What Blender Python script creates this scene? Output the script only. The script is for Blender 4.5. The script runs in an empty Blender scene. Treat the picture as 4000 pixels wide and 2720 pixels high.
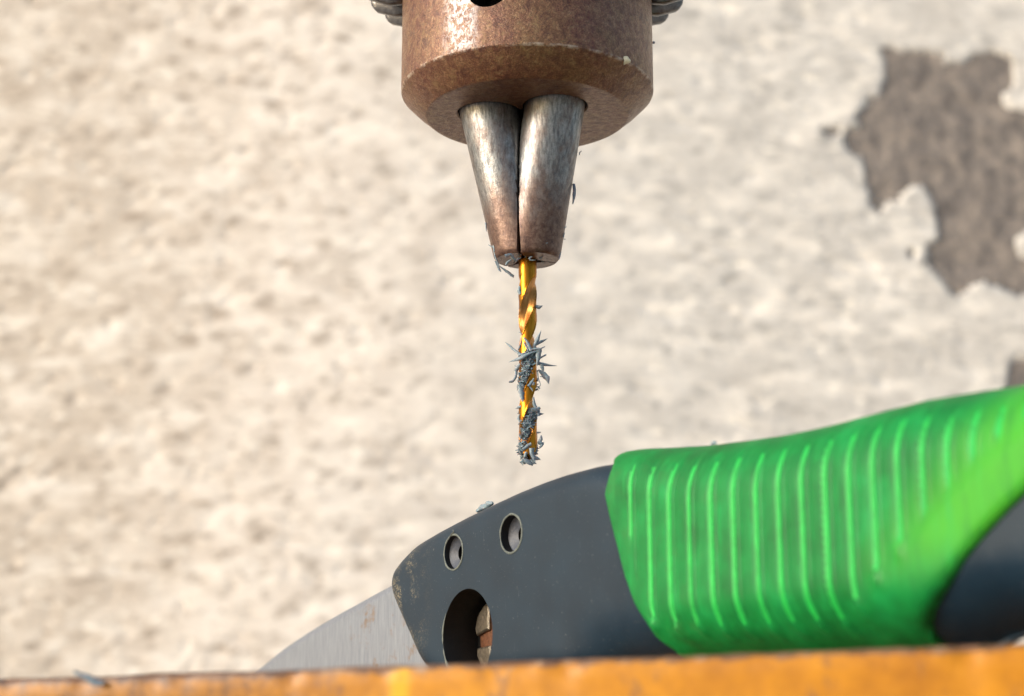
import bpy, bmesh, math, random
import numpy as np
from mathutils import Vector, Matrix, noise
from mathutils.geometry import delaunay_2d_cdt

random.seed(7)
np.random.seed(7)
scene = bpy.context.scene
S = 0.001                      # everything below is measured in millimetres
LIFT = 900.0                   # the chuck face hangs 0.9 m above the ground
R_ = math.radians

# ------------------------------------------------------------------ camera
FPX, PITCH = 6200.0, R_(12.925)
CAM = Vector((-2.6, -254.7, -98.8))
cam_data = bpy.data.cameras.new("camera")
cam = bpy.data.objects.new("camera", cam_data)
scene.collection.objects.link(cam)
cam_data.sensor_width = 36.0
cam_data.lens = FPX / 4000.0 * 36.0
cam.location = (CAM.x * S, CAM.y * S, (CAM.z + LIFT) * S)
cam.rotation_euler = (R_(90) + PITCH, 0, 0)
cam_data.clip_start = 0.01
cam_data.clip_end = 2000.0
cam_data.dof.use_dof = True
cam_data.dof.focus_distance = 0.262
cam_data.dof.aperture_fstop = 23.0
scene.camera = cam

# ------------------------------------------------------------------ world and sun
SUN_AZ, SUN_EL = R_(65), R_(18)      # azimuth: from the camera side round to the left
sun_vec = Vector((-math.sin(SUN_AZ) * math.cos(SUN_EL), -math.cos(SUN_AZ) * math.cos(SUN_EL), math.sin(SUN_EL)))
world = bpy.data.worlds.new("World")
scene.world = world
world.use_nodes = True
wn = world.node_tree.nodes
wl = world.node_tree.links
wn.clear()
w_out = wn.new("ShaderNodeOutputWorld")
w_bg = wn.new("ShaderNodeBackground")
w_sky = wn.new("ShaderNodeTexSky")
w_sky.sky_type = 'NISHITA'
w_sky.sun_disc = False
w_sky.sun_elevation = SUN_EL
w_sky.sun_rotation = math.atan2(sun_vec.x, sun_vec.y)
w_sky.air_density = 1.0
w_sky.dust_density = 3.0
w_bg.inputs['Strength'].default_value = 0.15
wl.new(w_sky.outputs[0], w_bg.inputs['Color'])
wl.new(w_bg.outputs[0], w_out.inputs['Surface'])
sun_data = bpy.data.lights.new("sun", 'SUN')
sun_data.energy = 1.5
sun_data.angle = R_(20.0)
sun_data.color = (1.0, 0.97, 0.94)
sun = bpy.data.objects.new("sun", sun_data)
scene.collection.objects.link(sun)
sun.rotation_euler = (-sun_vec).to_track_quat('-Z', 'Y').to_euler()
sun.location = (-1, -1, 3)
scene.view_settings.view_transform = 'Standard'
scene.view_settings.look = 'None'
scene.view_settings.gamma = 1.0
scene.view_settings.exposure = 0.62
scene.cycles.max_bounces = 10
scene.cycles.use_denoising = True

# ------------------------------------------------------------------ helpers
CP, SP_ = math.cos(PITCH), math.sin(PITCH)
FWD = Vector((0, CP, SP_)); UP = Vector((0, -SP_, CP)); RT = Vector((1, 0, 0))

def ray(px, py):
    return FWD + RT * ((px - 2000.0) / FPX) - UP * ((py - 1360.0) / FPX)

def hit(px, py, p0, n):
    """where the sight line of the traced point meets the plane through p0 with normal n"""
    d = ray(px, py)
    return CAM + d * ((p0 - CAM).dot(n) / d.dot(n))

def tag(o, label=None, cat=None, group=None, kind=None):
    if label: o["label"] = label
    if cat: o["category"] = cat
    if group: o["group"] = group
    if kind: o["kind"] = kind
    return o

def empty(name, origin):
    o = bpy.data.objects.new(name, None)
    o.empty_display_size = 0.005
    scene.collection.objects.link(o)
    o.location = (origin[0] * S, origin[1] * S, (origin[2] + LIFT) * S)
    o["_o"] = [float(c) for c in origin]
    return o

def smooth_mesh(me, angle=None):
    me.polygons.foreach_set("use_smooth", [True] * len(me.polygons))
    if angle is not None:
        me.set_sharp_from_angle(angle=R_(angle))

def link(name, me, parent, origin):
    o = bpy.data.objects.new(name, me)
    scene.collection.objects.link(o)
    if parent is not None:
        o.parent = parent
        po = parent.get("_w", parent.get("_o"))
        o.location = tuple((origin[i] - po[i]) * S for i in range(3))
    else:
        o.location = (origin[0] * S, origin[1] * S, (origin[2] + LIFT) * S)
    o["_w"] = [float(c) for c in origin]
    return o

def mk(name, verts, faces, mats, parent=None, origin=(0, 0, 0), angle=35, recalc=True, mat_idx=None, flat=False):
    """verts in world millimetres; the object's origin is put at `origin`"""
    me = bpy.data.meshes.new(name)
    ox, oy, oz = origin
    me.from_pydata([((v[0] - ox) * S, (v[1] - oy) * S, (v[2] - oz) * S) for v in verts], [], faces)
    for m in (mats if isinstance(mats, (list, tuple)) else [mats]):
        me.materials.append(m)
    if mat_idx is not None:
        me.polygons.foreach_set("material_index", mat_idx)
    if recalc:
        bm = bmesh.new(); bm.from_mesh(me)
        bmesh.ops.recalc_face_normals(bm, faces=bm.faces[:])
        bm.to_mesh(me); bm.free()
    if not flat:
        smooth_mesh(me, angle)
    me.update()
    return link(name, me, parent, origin)

def lathe(profile, seg=128, a0=0.0):
    V, F = [], []
    n = len(profile)
    for i in range(seg):
        a = a0 + 2 * math.pi * i / seg
        for r, z in profile:
            V.append((r * math.cos(a), r * math.sin(a), z))
    for i in range(seg):
        j = (i + 1) % seg
        for k in range(n - 1):
            F.append((i * n + k, j * n + k, j * n + k + 1, i * n + k + 1))
    return V, F

# ------------------------------------------------------------------ material helpers
class Mat:
    def __init__(self, name):
        self.m = bpy.data.materials.new(name)
        self.m.use_nodes = True
        self.t = self.m.node_tree
        self.n = self.t.nodes
        self.b = self.n["Principled BSDF"]
        tc = self.n.new("ShaderNodeTexCoord")
        self.mp = self.n.new("ShaderNodeMapping")
        self.mp.inputs['Scale'].default_value = (1000, 1000, 1000)
        self.t.links.new(tc.outputs['Object'], self.mp.inputs['Vector'])
        self.co = self.mp.outputs['Vector']      # object coordinates in millimetres
    def lk(self, a, b): self.t.links.new(a, b)
    def noise(self, scale, detail=4, rough=0.55, stretch=None, dist=0.0, rot=None, vec=None):
        v = vec or self.co
        if stretch or rot:
            mp = self.n.new("ShaderNodeMapping")
            if stretch: mp.inputs['Scale'].default_value = stretch
            if rot: mp.inputs['Rotation'].default_value = rot
            self.lk(v, mp.inputs['Vector']); v = mp.outputs['Vector']
        t = self.n.new("ShaderNodeTexNoise")
        t.inputs['Scale'].default_value = scale
        t.inputs['Detail'].default_value = detail
        t.inputs['Roughness'].default_value = rough
        t.inputs['Distortion'].default_value = dist
        self.lk(v, t.inputs['Vector'])
        return t.outputs['Fac']
    def voronoi(self, scale, feature='F1', rnd=1.0):
        t = self.n.new("ShaderNodeTexVoronoi")
        t.feature = feature
        t.inputs['Scale'].default_value = scale
        t.inputs['Randomness'].default_value = rnd
        self.lk(self.co, t.inputs['Vector'])
        return t.outputs['Distance']
    def ramp(self, fac, stops, interp='LINEAR'):
        r = self.n.new("ShaderNodeValToRGB")
        e = r.color_ramp.elements
        r.color_ramp.interpolation = interp
        while len(e) > 1: e.remove(e[0])
        e[0].position = stops[0][0]; e[0].color = self._c(stops[0][1])
        for p, c in stops[1:]:
            x = e.new(p); x.color = self._c(c)
        self.lk(fac, r.inputs['Fac'])
        return r.outputs['Color']
    @staticmethod
    def _c(c):
        if isinstance(c, (int, float)): return (c, c, c, 1)
        return (c[0], c[1], c[2], 1)
    def mix(self, fac, a, b, mode='MIX'):
        m = self.n.new("ShaderNodeMix")
        m.data_type = 'RGBA'; m.blend_type = mode
        for sock, v in ((m.inputs['Factor'], fac), (m.inputs[6], a), (m.inputs[7], b)):
            if isinstance(v, (int, float)):
                sock.default_value = v if sock.type == 'VALUE' else self._c(v)
            elif isinstance(v, tuple): sock.default_value = self._c(v)
            else: self.lk(v, sock)
        return m.outputs[2]
    def math(self, op, a, b=None, clamp=False):
        m = self.n.new("ShaderNodeMath"); m.operation = op; m.use_clamp = clamp
        for i, v in enumerate((a, b)):
            if v is None: continue
            if isinstance(v, (int, float)): m.inputs[i].default_value = v
            else: self.lk(v, m.inputs[i])
        return m.outputs[0]
    def axis(self, which):
        s = self.n.new("ShaderNodeSeparateXYZ")
        self.lk(self.co, s.inputs[0])
        return s.outputs['XYZ'.index(which)]
    def span(self, v, a, b):
        m = self.n.new("ShaderNodeMapRange")
        m.inputs['From Min'].default_value = a; m.inputs['From Max'].default_value = b
        m.interpolation_type = 'SMOOTHSTEP'
        self.lk(v, m.inputs['Value'])
        return m.outputs['Result']
    def bump(self, h, dist_mm, strength=1.0, prev=None):
        b = self.n.new("ShaderNodeBump")
        b.inputs['Strength'].default_value = strength
        b.inputs['Distance'].default_value = dist_mm * S
        self.lk(h, b.inputs['Height'])
        if prev is not None: self.lk(prev, b.inputs['Normal'])
        return b.outputs['Normal']
    def set(self, **kw):
        for k, v in kw.items():
            sock = self.b.inputs[k.replace('_', ' ')]
            if isinstance(v, (int, float)): sock.default_value = v
            elif isinstance(v, tuple): sock.default_value = self._c(v) if sock.type == 'RGBA' else v
            else: self.lk(v, sock)
        return self

def mat_chuck():
    M = Mat("chuck patina steel")
    big = M.noise(0.16, 4, .6)
    mid = M.noise(0.9, 6, .7, dist=.6)
    fine = M.noise(4.5, 4, .75)
    base = M.ramp(mid, [(.28, (.055, .020, .018)), (.42, (.165, .075, .052)), (.52, (.26, .14, .086)), (.61, (.34, .22, .13)), (.72, (.50, .40, .28))])
    tint = M.ramp(big, [(.35, (.20, .078, .062)), (.5, (.26, .14, .078)), (.65, (.26, .175, .072))])
    c = M.mix(.35, base, tint)
    grain = M.ramp(fine, [(.34, .35), (.5, 1.0), (.66, 1.9)])
    c = M.mix(.75, c, grain, 'MULTIPLY')
    blot = M.noise(.55, 5, .75, dist=.8)
    c = M.mix(M.ramp(blot, [(.36, .55), (.46, 0.0)]), c, (.075, .028, .030))
    c = M.mix(M.ramp(blot, [(.55, 0.0), (.68, .55)]), c, (.40, .30, .15))
    c = M.mix(1.0, c, (.70, .645, .59), 'MULTIPLY')
    # a strip down the side where the sun's highlight is painted in as pale flecks
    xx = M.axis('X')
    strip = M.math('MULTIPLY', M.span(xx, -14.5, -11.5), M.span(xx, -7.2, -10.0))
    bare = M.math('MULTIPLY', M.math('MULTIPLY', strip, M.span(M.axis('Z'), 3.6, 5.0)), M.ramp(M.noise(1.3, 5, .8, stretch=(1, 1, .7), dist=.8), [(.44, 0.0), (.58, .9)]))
    c = M.mix(bare, c, (.55, .56, .58))  # pale steel tone of the painted highlight
    # dark pits and rubbed pale scratches
    pit = M.ramp(M.noise(1.6, 5, .8, dist=1.2), [(.60, 0.0), (.66, 1.0)])
    pitm = M.math('MULTIPLY', pit, M.ramp(M.noise(.10, 2, .5), [(.44, 0.0), (.54, 1.0)]))
    c = M.mix(pitm, c, (.03, .018, .014))
    pale = M.ramp(M.noise(2.2, 3, .6, stretch=(1, 1, 2.5)), [(.70, 0.0), (.76, .6)])
    c = M.mix(pale, c, (.50, .44, .38))
    z = M.axis('Z')
    line = M.math('MULTIPLY', M.span(z, 3.62, 3.85), M.span(z, 4.35, 4.05))  # worn edge, with its highlight line painted pale into the colour
    wear_glint = M.ramp(M.noise(.55, 4, .7), [(.45, 0.0), (.62, .55)])
    c = M.mix(M.math('MULTIPLY', line, wear_glint), c, (.62, .56, .48))
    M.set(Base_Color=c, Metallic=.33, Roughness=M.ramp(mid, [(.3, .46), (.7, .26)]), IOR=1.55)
    n = M.bump(fine, .07, .9)
    n = M.bump(M.noise(1.4, 4, .7), .18, .8, n)
    M.set(Normal=n)
    return M.m

def mat_jaw():
    M = Mat("jaw worn steel")
    z = M.axis('Z')
    low = M.span(M.math('ADD', z, M.math('MULTIPLY', M.noise(.25, 3, .6), 12.0)), 22.0, 9.0)
    streak = M.noise(1.9, 5, .7, stretch=(1, 1, .22), dist=.3)
    fine = M.noise(5.5, 4, .8)
    steel = M.ramp(streak, [(.3, (.08, .09, .10)), (.43, (.17, .18, .19)), (.54, (.26, .268, .275)), (.70, (.35, .358, .365))])
    brown = M.ramp(M.noise(1.0, 5, .7, dist=.5), [(.3, (.050, .024, .021)), (.5, (.125, .070, .053)), (.7, (.22, .145, .11))])
    rub = M.ramp(M.noise(.35, 4, .65, stretch=(1, 1, .5)), [(.45, 0.0), (.65, .6)])
    c = M.mix(rub, steel, brown)
    c = M.mix(low, c, brown)
    c = M.mix(.55, c, M.ramp(fine, [(.3, .4), (.5, 1.0), (.7, 1.45)]), 'MULTIPLY')
    M.set(Base_Color=c, Metallic=M.math('SUBTRACT', .8, M.math('MULTIPLY', low, .35)), IOR=1.6, Roughness=M.ramp(streak, [(.3, .46), (.7, .30)]))
    n = M.bump(fine, .035, .8)
    n = M.bump(M.noise(.9, 4, .7), .12, .5, n)
    M.set(Normal=n)
    return M.m

def mat_simple(name, col, rough=.5, metal=0.0, bumpd=0.0, bscale=3.0, var=.25):
    M = Mat(name)
    f = M.noise(bscale, 4, .65)
    c = M.mix(var, col, M.ramp(f, [(.3, tuple(x * .45 for x in col)), (.7, tuple(min(1, x * 1.7) for x in col))]))
    M.set(Base_Color=c, Roughness=rough, Metallic=metal)
    if bumpd: M.set(Normal=M.bump(f, bumpd, 1.0))
    return M.m

def mat_gold(name, flute):
    M = Mat(name)
    f = M.noise(3.0, 4, .6, stretch=(1, 1, .15))
    if flute:
        w = M.n.new("ShaderNodeTexWave"); w.wave_type = 'BANDS'; w.bands_direction = 'Z'
        w.inputs['Scale'].default_value = 2.1; w.inputs['Distortion'].default_value = 2.0
        w.inputs['Detail'].default_value = 3; w.inputs['Detail Scale'].default_value = 1.2
        M.lk(M.co, w.inputs['Vector'])
        c = M.ramp(f, [(.3, (.34, .14, .035)), (.6, (.55, .27, .08)), (.8, (.75, .45, .20))])
        M.set(Base_Color=c, Metallic=.9, Roughness=.33, Normal=M.bump(w.outputs['Fac'], .03, .7))
    else:
        c = M.ramp(f, [(.3, (.27, .095, .006)), (.7, (.47, .195, .020))])
        M.set(Base_Color=c, Metallic=1.0, Roughness=.26, Normal=M.bump(f, .006, .6))
    return M.m

def mat_shaving():
    M = Mat("blue grey plastic shaving")
    f = M.noise(3.0, 4, .6)
    oi = M.n.new("ShaderNodeObjectInfo")
    c = M.ramp(f, [(.3, (.11, .165, .21)), (.55, (.21, .285, .33)), (.75, (.36, .43, .46))])
    c = M.mix(M.math('MULTIPLY', oi.outputs['Random'], .4), c, (.13, .19, .25))
    M.set(Base_Color=c, Roughness=.5, Subsurface_Weight=.12, Subsurface_Scale=S * .4, Normal=M.bump(f, .03, .7))
    return M.m

def mat_handle():
    M = Mat("dark blue grey moulded plastic")
    f = M.noise(9.0, 3, .7)
    big = M.noise(.12, 3, .5)
    c = M.ramp(big, [(.3, (.0025, .0145, .030)), (.7, (.005, .022, .042))])
    # fine pale specks, thicker with dust near the nose
    x = M.axis('X')
    near = M.span(x, -40.0, -53.0)
    sp = M.math('SUBTRACT', M.noise(2.6, 3, .7, dist=.5), .655)
    spk = M.math('MULTIPLY', sp, 14.0, clamp=True)
    c = M.mix(M.math('MULTIPLY', spk, .38), c, (.30, .32, .30))
    dust = M.ramp(M.noise(2.2, 5, .8, stretch=(1, 1, 1.4)), [(.50, 0.0), (.64, .9)])
    band = M.ramp(M.noise(.30, 2, .5), [(.46, 0.0), (.58, 1.0)])
    c = M.mix(M.math('MULTIPLY', M.math('MULTIPLY', dust, near), band), c, (.30, .26, .17))
    scr = M.ramp(M.noise(.55, 2, .5, stretch=(5, 5, .3), rot=(0, R_(38), 0)), [(.73, 0.0), (.75, .14)])
    c = M.mix(scr, c, (.25, .28, .30))
    M.set(Base_Color=c, Roughness=M.ramp(big, [(.3, .42), (.7, .50)]), Normal=M.bump(f, .02, .5))
    M.set(Specular_IOR_Level=.30, Coat_Weight=.10, Coat_Roughness=.32)
    return M.m

def mat_green():
    M = Mat("translucent green grip plastic")
    x, z = M.axis('X'), M.axis('Z')
    f = M.noise(.16, 4, .6)
    g = M.ramp(f, [(.3, (.001, .12, .022)), (.55, (.002, .195, .038)), (.75, (.004, .265, .062))])
    # yellower towards the lower right border, brown core showing at the left end
    yel = M.span(M.math('SUBTRACT', x, M.math('MULTIPLY', z, YK)), YU - 20.0, YU - 4.0)
    yel = M.math('MULTIPLY', yel, M.span(z, 7.0, 15.0))
    g = M.mix(M.math('MULTIPLY', yel, .85), g, (.055, .36, .018))
    blot = M.ramp(M.noise(.22, 3, .6, stretch=(1, 1, .6)), [(.42, 0.0), (.60, .85)])
    lft = M.span(x, 10.0, -2.0)
    g = M.mix(M.math('MULTIPLY', blot, lft), g, (.10, .17, .05))
    streak = M.noise(.55, 4, .6, stretch=(1.6, 1, .18))
    g = M.mix(M.ramp(streak, [(.35, .35), (.5, 0.0)]), g, (.002, .13, .03))
    g = M.mix(M.ramp(streak, [(.55, 0.0), (.72, .40)]), g, (.012, .33, .075))
    dirt = M.ramp(M.noise(.30, 5, .7), [(.52, 0.0), (.70, .26)])
    g = M.mix(M.math('MULTIPLY', dirt, M.span(x, 40.0, 25.0)), g, (.055, .11, .035))
    M.set(Base_Color=g, Roughness=.55, Subsurface_Weight=.2, Subsurface_Scale=.0016,
          Subsurface_Radius=(.25, 1.0, .35), Specular_IOR_Level=.28,
          Normal=M.bump(M.noise(6, 3, .6), .02, .4))
    return M.m

def mat_blade():
    M = Mat("brushed blade steel")
    br = M.noise(4.5, 3, .7, stretch=(1, 1, .045), rot=(0, R_(-6), 0))
    c = M.ramp(br, [(.3, (.20, .235, .29)), (.7, (.34, .38, .45))])
    stain = M.ramp(M.noise(.28, 5, .7, dist=.3), [(.56, 0.0), (.68, .7)])
    c = M.mix(M.math('MULTIPLY', stain, M.span(M.axis('X'), BLX - 16.0, BLX - 8.0)), c, (.25, .17, .11))
    rust = M.ramp(M.noise(.9, 5, .75, dist=.8), [(.72, 0.0), (.76, 1.0)])
    c = M.mix(rust, c, (.28, .13, .04))
    M.set(Base_Color=c, Metallic=.75, Roughness=.42, Normal=M.bump(br, .02, .5))
    return M.m

def mat_orange():
    M = Mat("orange paint on steel")
    x, z = M.axis('X'), M.math('SUBTRACT', M.axis('Z'), M.math('MULTIPLY', M.axis('X'), SLOPE))
    f = M.noise(.09, 4, .6)
    m = M.noise(.5, 5, .65)
    c = M.ramp(f, [(.3, (.32, .108, .001)), (.5, (.46, .176, .002)), (.7, (.56, .23, .005))])
    c = M.mix(.35, c, M.ramp(m, [(.3, (.26, .10, .006)), (.6, (.58, .25, .008)), (.75, (.66, .34, .025))]))
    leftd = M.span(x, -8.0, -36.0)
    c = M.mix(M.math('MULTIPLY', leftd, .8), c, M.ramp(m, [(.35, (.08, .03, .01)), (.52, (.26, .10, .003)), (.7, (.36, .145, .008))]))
    drip = M.math('MULTIPLY', M.span(x, -13.6, -12.2), M.span(x, -10.2, -11.6))
    c = M.mix(M.math('MULTIPLY', drip, .75), c, (.72, .40, .004))
    blot = M.ramp(M.noise(.28, 4, .6, stretch=(1.3, 1, .8)), [(.60, 0.0), (.68, .65)])
    c = M.mix(blot, c, (.22, .10, .04))
    # paint worn through along the top edge
    edge = M.math('ADD', M.math('ADD', z, M.math('MULTIPLY', M.noise(.35, 5, .7), 2.2)), M.math('MULTIPLY', leftd, .25))
    worn = M.span(edge, .30, .80)
    c = M.mix(M.math('MULTIPLY', worn, .85), c, M.ramp(m, [(.35, (.05, .03, .03)), (.55, (.17, .10, .07)), (.75, (.34, .29, .24))]))
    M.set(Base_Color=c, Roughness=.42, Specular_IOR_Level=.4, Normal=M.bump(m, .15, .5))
    return M.m

def mat_plaster():
    M = Mat("aged lime plaster")
    x = M.axis('X')
    f = M.noise(.02, 5, .6)
    m = M.noise(.13, 5, .65)
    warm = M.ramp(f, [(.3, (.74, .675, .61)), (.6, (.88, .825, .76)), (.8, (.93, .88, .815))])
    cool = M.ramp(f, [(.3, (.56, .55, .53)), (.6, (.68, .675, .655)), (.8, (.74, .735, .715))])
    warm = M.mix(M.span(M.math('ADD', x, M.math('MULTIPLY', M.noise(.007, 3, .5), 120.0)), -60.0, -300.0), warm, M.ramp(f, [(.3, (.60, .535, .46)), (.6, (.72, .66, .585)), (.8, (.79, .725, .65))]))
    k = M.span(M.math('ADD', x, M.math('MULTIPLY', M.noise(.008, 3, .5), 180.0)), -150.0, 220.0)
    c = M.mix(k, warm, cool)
    c = M.mix(.25, c, M.ramp(m, [(.35, (.66, .60, .54)), (.55, (.90, .85, .78)), (.7, (.92, .88, .82))]), 'MULTIPLY')
    # the trowel's drag turns from rising on the left to falling on the right
    def drag(rot):
        s1 = M.noise(.022, 4, .62, stretch=(1, 1, 2.6), rot=(0, rot, 0), dist=.4)
        s2 = M.noise(.060, 3, .6, stretch=(1, 1, 2.2), rot=(0, rot, 0), dist=.3)
        return s1, s2
    a1, a2 = drag(R_(22)); b1, b2 = drag(R_(-20))
    kx = M.span(x, -120.0, 120.0)
    s1 = M.mix(kx, a1, b1); s2 = M.mix(kx, a2, b2)
    grey1 = M.mix(k, (.46, .39, .32), (.45, .44, .42))
    grey2 = M.mix(k, (.34, .28, .225), (.34, .335, .32))
    c = M.mix(M.ramp(s1, [(.50, 0.0), (.66, .50)]), c, grey1)
    c = M.mix(M.ramp(s2, [(.575, 0.0), (.67, .85)]), c, grey2)
    # separate dark spots, each stretched along the drag
    def dark_spots(rot, scale, lo, seedz):
        mp = M.n.new("ShaderNodeMapping")
        mp.inputs['Rotation'].default_value = (0, rot, 0)
        M.lk(M.co, mp.inputs['Vector'])
        sx = M.n.new("ShaderNodeSeparateXYZ"); M.lk(mp.outputs['Vector'], sx.inputs[0])
        cx_ = M.n.new("ShaderNodeCombineXYZ")
        M.lk(M.math('MULTIPLY', sx.outputs[0], scale * .72), cx_.inputs[0])
        M.lk(M.math('ADD', M.math('MULTIPLY', sx.outputs[2], scale * 1.28), seedz * 7.3), cx_.inputs[1])
        nz = M.n.new("ShaderNodeTexNoise"); nz.inputs['Scale'].default_value = 2.2; nz.inputs['Detail'].default_value = 3
        M.lk(cx_.outputs[0], nz.inputs['Vector'])
        add = M.n.new("ShaderNodeVectorMath"); add.operation = 'MULTIPLY_ADD'
        add.inputs[1].default_value = (.55, .55, 0)
        M.lk(nz.outputs['Color'], add.inputs[0]); M.lk(cx_.outputs[0], add.inputs[2])
        v = M.n.new("ShaderNodeTexVoronoi"); v.voronoi_dimensions = '2D'; v.inputs['Scale'].default_value = 1.0
        M.lk(add.outputs[0], v.inputs['Vector'])
        sep = M.n.new("ShaderNodeSeparateColor"); M.lk(v.outputs['Color'], sep.inputs[0])
        rad = M.math('MULTIPLY', M.math('SUBTRACT', sep.outputs[0], lo), .48)
        return M.math('MULTIPLY', M.math('SUBTRACT', rad, v.outputs['Distance']), 7.0, clamp=True)
    pk = M.mix(kx, dark_spots(R_(22), .045, .25, 3.0), dark_spots(R_(-20), .045, .35, 9.0))
    pk2 = M.mix(kx, dark_spots(R_(14), .085, .35, 5.0), dark_spots(R_(-14), .085, .45, 1.0))
    c = M.mix(M.math('MULTIPLY', pk, .62), c, M.mix(k, (.37, .31, .255), (.38, .375, .36)))
    c = M.mix(M.math('MULTIPLY', pk2, .55), c, M.mix(k, (.33, .275, .225), (.34, .335, .32)))
    c = M.mix(M.ramp(s2, [(.30, .85), (.42, 0.0)]), c, (.95, .91, .82))
    c = M.mix(M.ramp(s1, [(.34, .6), (.48, 0.0)]), c, (.95, .905, .83))
    M.set(Base_Color=c, Roughness=.9, Specular_IOR_Level=.2, Normal=M.bump(M.noise(.35, 6, .7), .5, .5))
    return M.m

def mat_render():
    M = Mat("grey brown under render")
    m = M.noise(.11, 6, .75, stretch=(1, 1, .8), rot=(0, R_(25), 0))
    c = M.ramp(m, [(.36, (.135, .124, .118)), (.48, (.21, .19, .178)), (.62, (.32, .28, .245))])
    M.set(Base_Color=c, Roughness=.95, Specular_IOR_Level=.1, Normal=M.bump(M.noise(.4, 6, .7), .8, .8))
    return M.m

YD0, YD1 = 185.0, 152.0           # distance of the table edge in front of the camera at the left and right border
def rim_pt(px, py, dist):
    d = ray(px, py); return CAM + d * (dist / d.y)
RL, RR = rim_pt(0, 2656, YD0), rim_pt(4000, 2517, YD1)
SLOPE = (RR.z - RL.z) / (RR.x - RL.x)
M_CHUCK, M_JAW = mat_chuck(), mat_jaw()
M_DIRT = mat_simple("oily dirt", (.022, .018, .015), .6, .1, .15, 2.0, .6)
M_GEAR = mat_simple("gear tooth steel", (.15, .15, .155), .34, .8, .08, 1.2, .55)
M_GOLD, M_FLUTE = mat_gold("titanium gold coating", False), mat_gold("ground flute coating", True)
M_CHIP = mat_shaving()
M_HAND = mat_handle()
M_ORANGE, M_PLASTER, M_RENDER = mat_orange(), mat_plaster(), mat_render()
M_BURR = mat_simple("pale plastic burr", (.105, .125, .115), .6, 0, .05, 4.0, .5)
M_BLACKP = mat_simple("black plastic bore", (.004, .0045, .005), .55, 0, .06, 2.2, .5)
M_SINK = mat_simple("grey countersunk plastic", (.062, .074, .10), .5, 0, .05, 3.0, .4)
M_RUST = mat_simple("rusty screw", (.12, .05, .025), .55, .4, .15, 2.0, .7)
M_SCREW = mat_simple("screw steel", (.20, .175, .14), .36, .8, .12, 1.6, .6)
M_WHITE = mat_simple("pale yellow flake", (.70, .68, .50), .4, 0, .05, 2.0, .3)
M_GROUND = mat_simple("pale concrete", (.46, .42, .36), .9, 0, 1.0, .05, .4)

# ------------------------------------------------------------------ ground and wall
gz = -LIFT
gs = 40000.0
ground = mk("ground", [(-gs, -gs, gz), (gs, -gs, gz), (gs, gs, gz), (-gs, gs, gz)], [(0, 1, 2, 3)], M_GROUND, origin=(0, 0, gz), recalc=False)  # unseen sheet added to bounce light up onto the chuck
tag(ground, "unseen pale concrete ground added below the drill table to bounce light", "ground", kind="structure")

WY = 900.0
KW = 1.53                      # the wall's features are sized for a wall this much farther than 0.75 m
WN = Vector((0, -1, 0)); WP = Vector((0, WY, 0))
def wallpt(px, py):
    p = hit(px, py, WP, WN)
    return (p.x, p.z)

def vnoise(shape, cell, seed):
    """smooth value noise on a grid, cell = feature size in samples (cx, cy)"""
    rs = np.random.RandomState(seed)
    ny, nx = shape
    gx, gy = int(nx / cell[0]) + 4, int(ny / cell[1]) + 4
    g = rs.rand(gy, gx)
    X = np.arange(nx) / cell[0]; Y = np.arange(ny) / cell[1]
    ix, iy = X.astype(int), Y.astype(int)
    fx, fy = X - ix, Y - iy
    fx = fx * fx * fx * (fx * (fx * 6 - 15) + 10); fy = fy * fy * fy * (fy * (fy * 6 - 15) + 10)
    a = g[iy][:, ix]; b = g[iy][:, ix + 1]; c = g[iy + 1][:, ix]; d = g[iy + 1][:, ix + 1]
    return (a * (1 - fx) + b * fx) * (1 - fy)[:, None] + (c * (1 - fx) + d * fx) * fy[:, None] - .5

def in_poly(px, py, poly):
    inside = np.zeros(px.shape, bool)
    n = len(poly)
    for i in range(n):
        x1, y1 = poly[i]; x2, y2 = poly[(i + 1) % n]
        if y1 == y2: continue
        c = ((y1 > py) != (y2 > py)) & (px < (x2 - x1) * (py - y1) / (y2 - y1) + x1)
        inside ^= c
    return inside

STEP = 1.3 * KW
xs = np.arange(-420 * KW, 420 * KW + STEP, STEP); zs = np.arange(-130 * KW, 420 * KW + STEP, STEP)
nx, nz = len(xs), len(zs)
GX, GZ = np.meshgrid(xs, zs)
Hh = np.zeros(GX.shape)
for cell, amp, sd in (((60, 40), 1.6, 1), ((20, 12), .9, 2), ((9, 6), .7, 3), ((5, 4), .6, 4), ((3, 2.2), .35, 5)):
    Hh += vnoise(GX.shape, cell, sd) * amp
rs = np.random.RandomState(11)
for k in range(2600):                      # trowel pits, dragged along a slowly turning direction
    cx, cz = rs.uniform(-400, 400) * KW, rs.uniform(-120, 410) * KW
    ang = R_(24) * (-cx / 190.0 / KW) + rs.normal(0, .25)
    ang = max(-.7, min(.7, ang))
    sa, sb = rs.choice([rs.uniform(2.2, 4.0), rs.uniform(2.2, 4.0), rs.uniform(4.0, 7.5)]), rs.uniform(1.8, 2.9)
    sa *= KW; sb *= KW
    dep = rs.uniform(.4, 2.4) if rs.rand() < .78 else -rs.uniform(.3, 1.3)
    i0, i1 = np.searchsorted(xs, [cx - 40, cx + 40]); j0, j1 = np.searchsorted(zs, [cz - 34, cz + 34])
    X = GX[j0:j1, i0:i1] - cx; Z = GZ[j0:j1, i0:i1] - cz
    u = X * math.cos(ang) + Z * math.sin(ang); v = -X * math.sin(ang) + Z * math.cos(ang)
    Hh[j0:j1, i0:i1] -= dep * np.exp(-(u / sa) ** 2 - (v / sb) ** 2)
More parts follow.
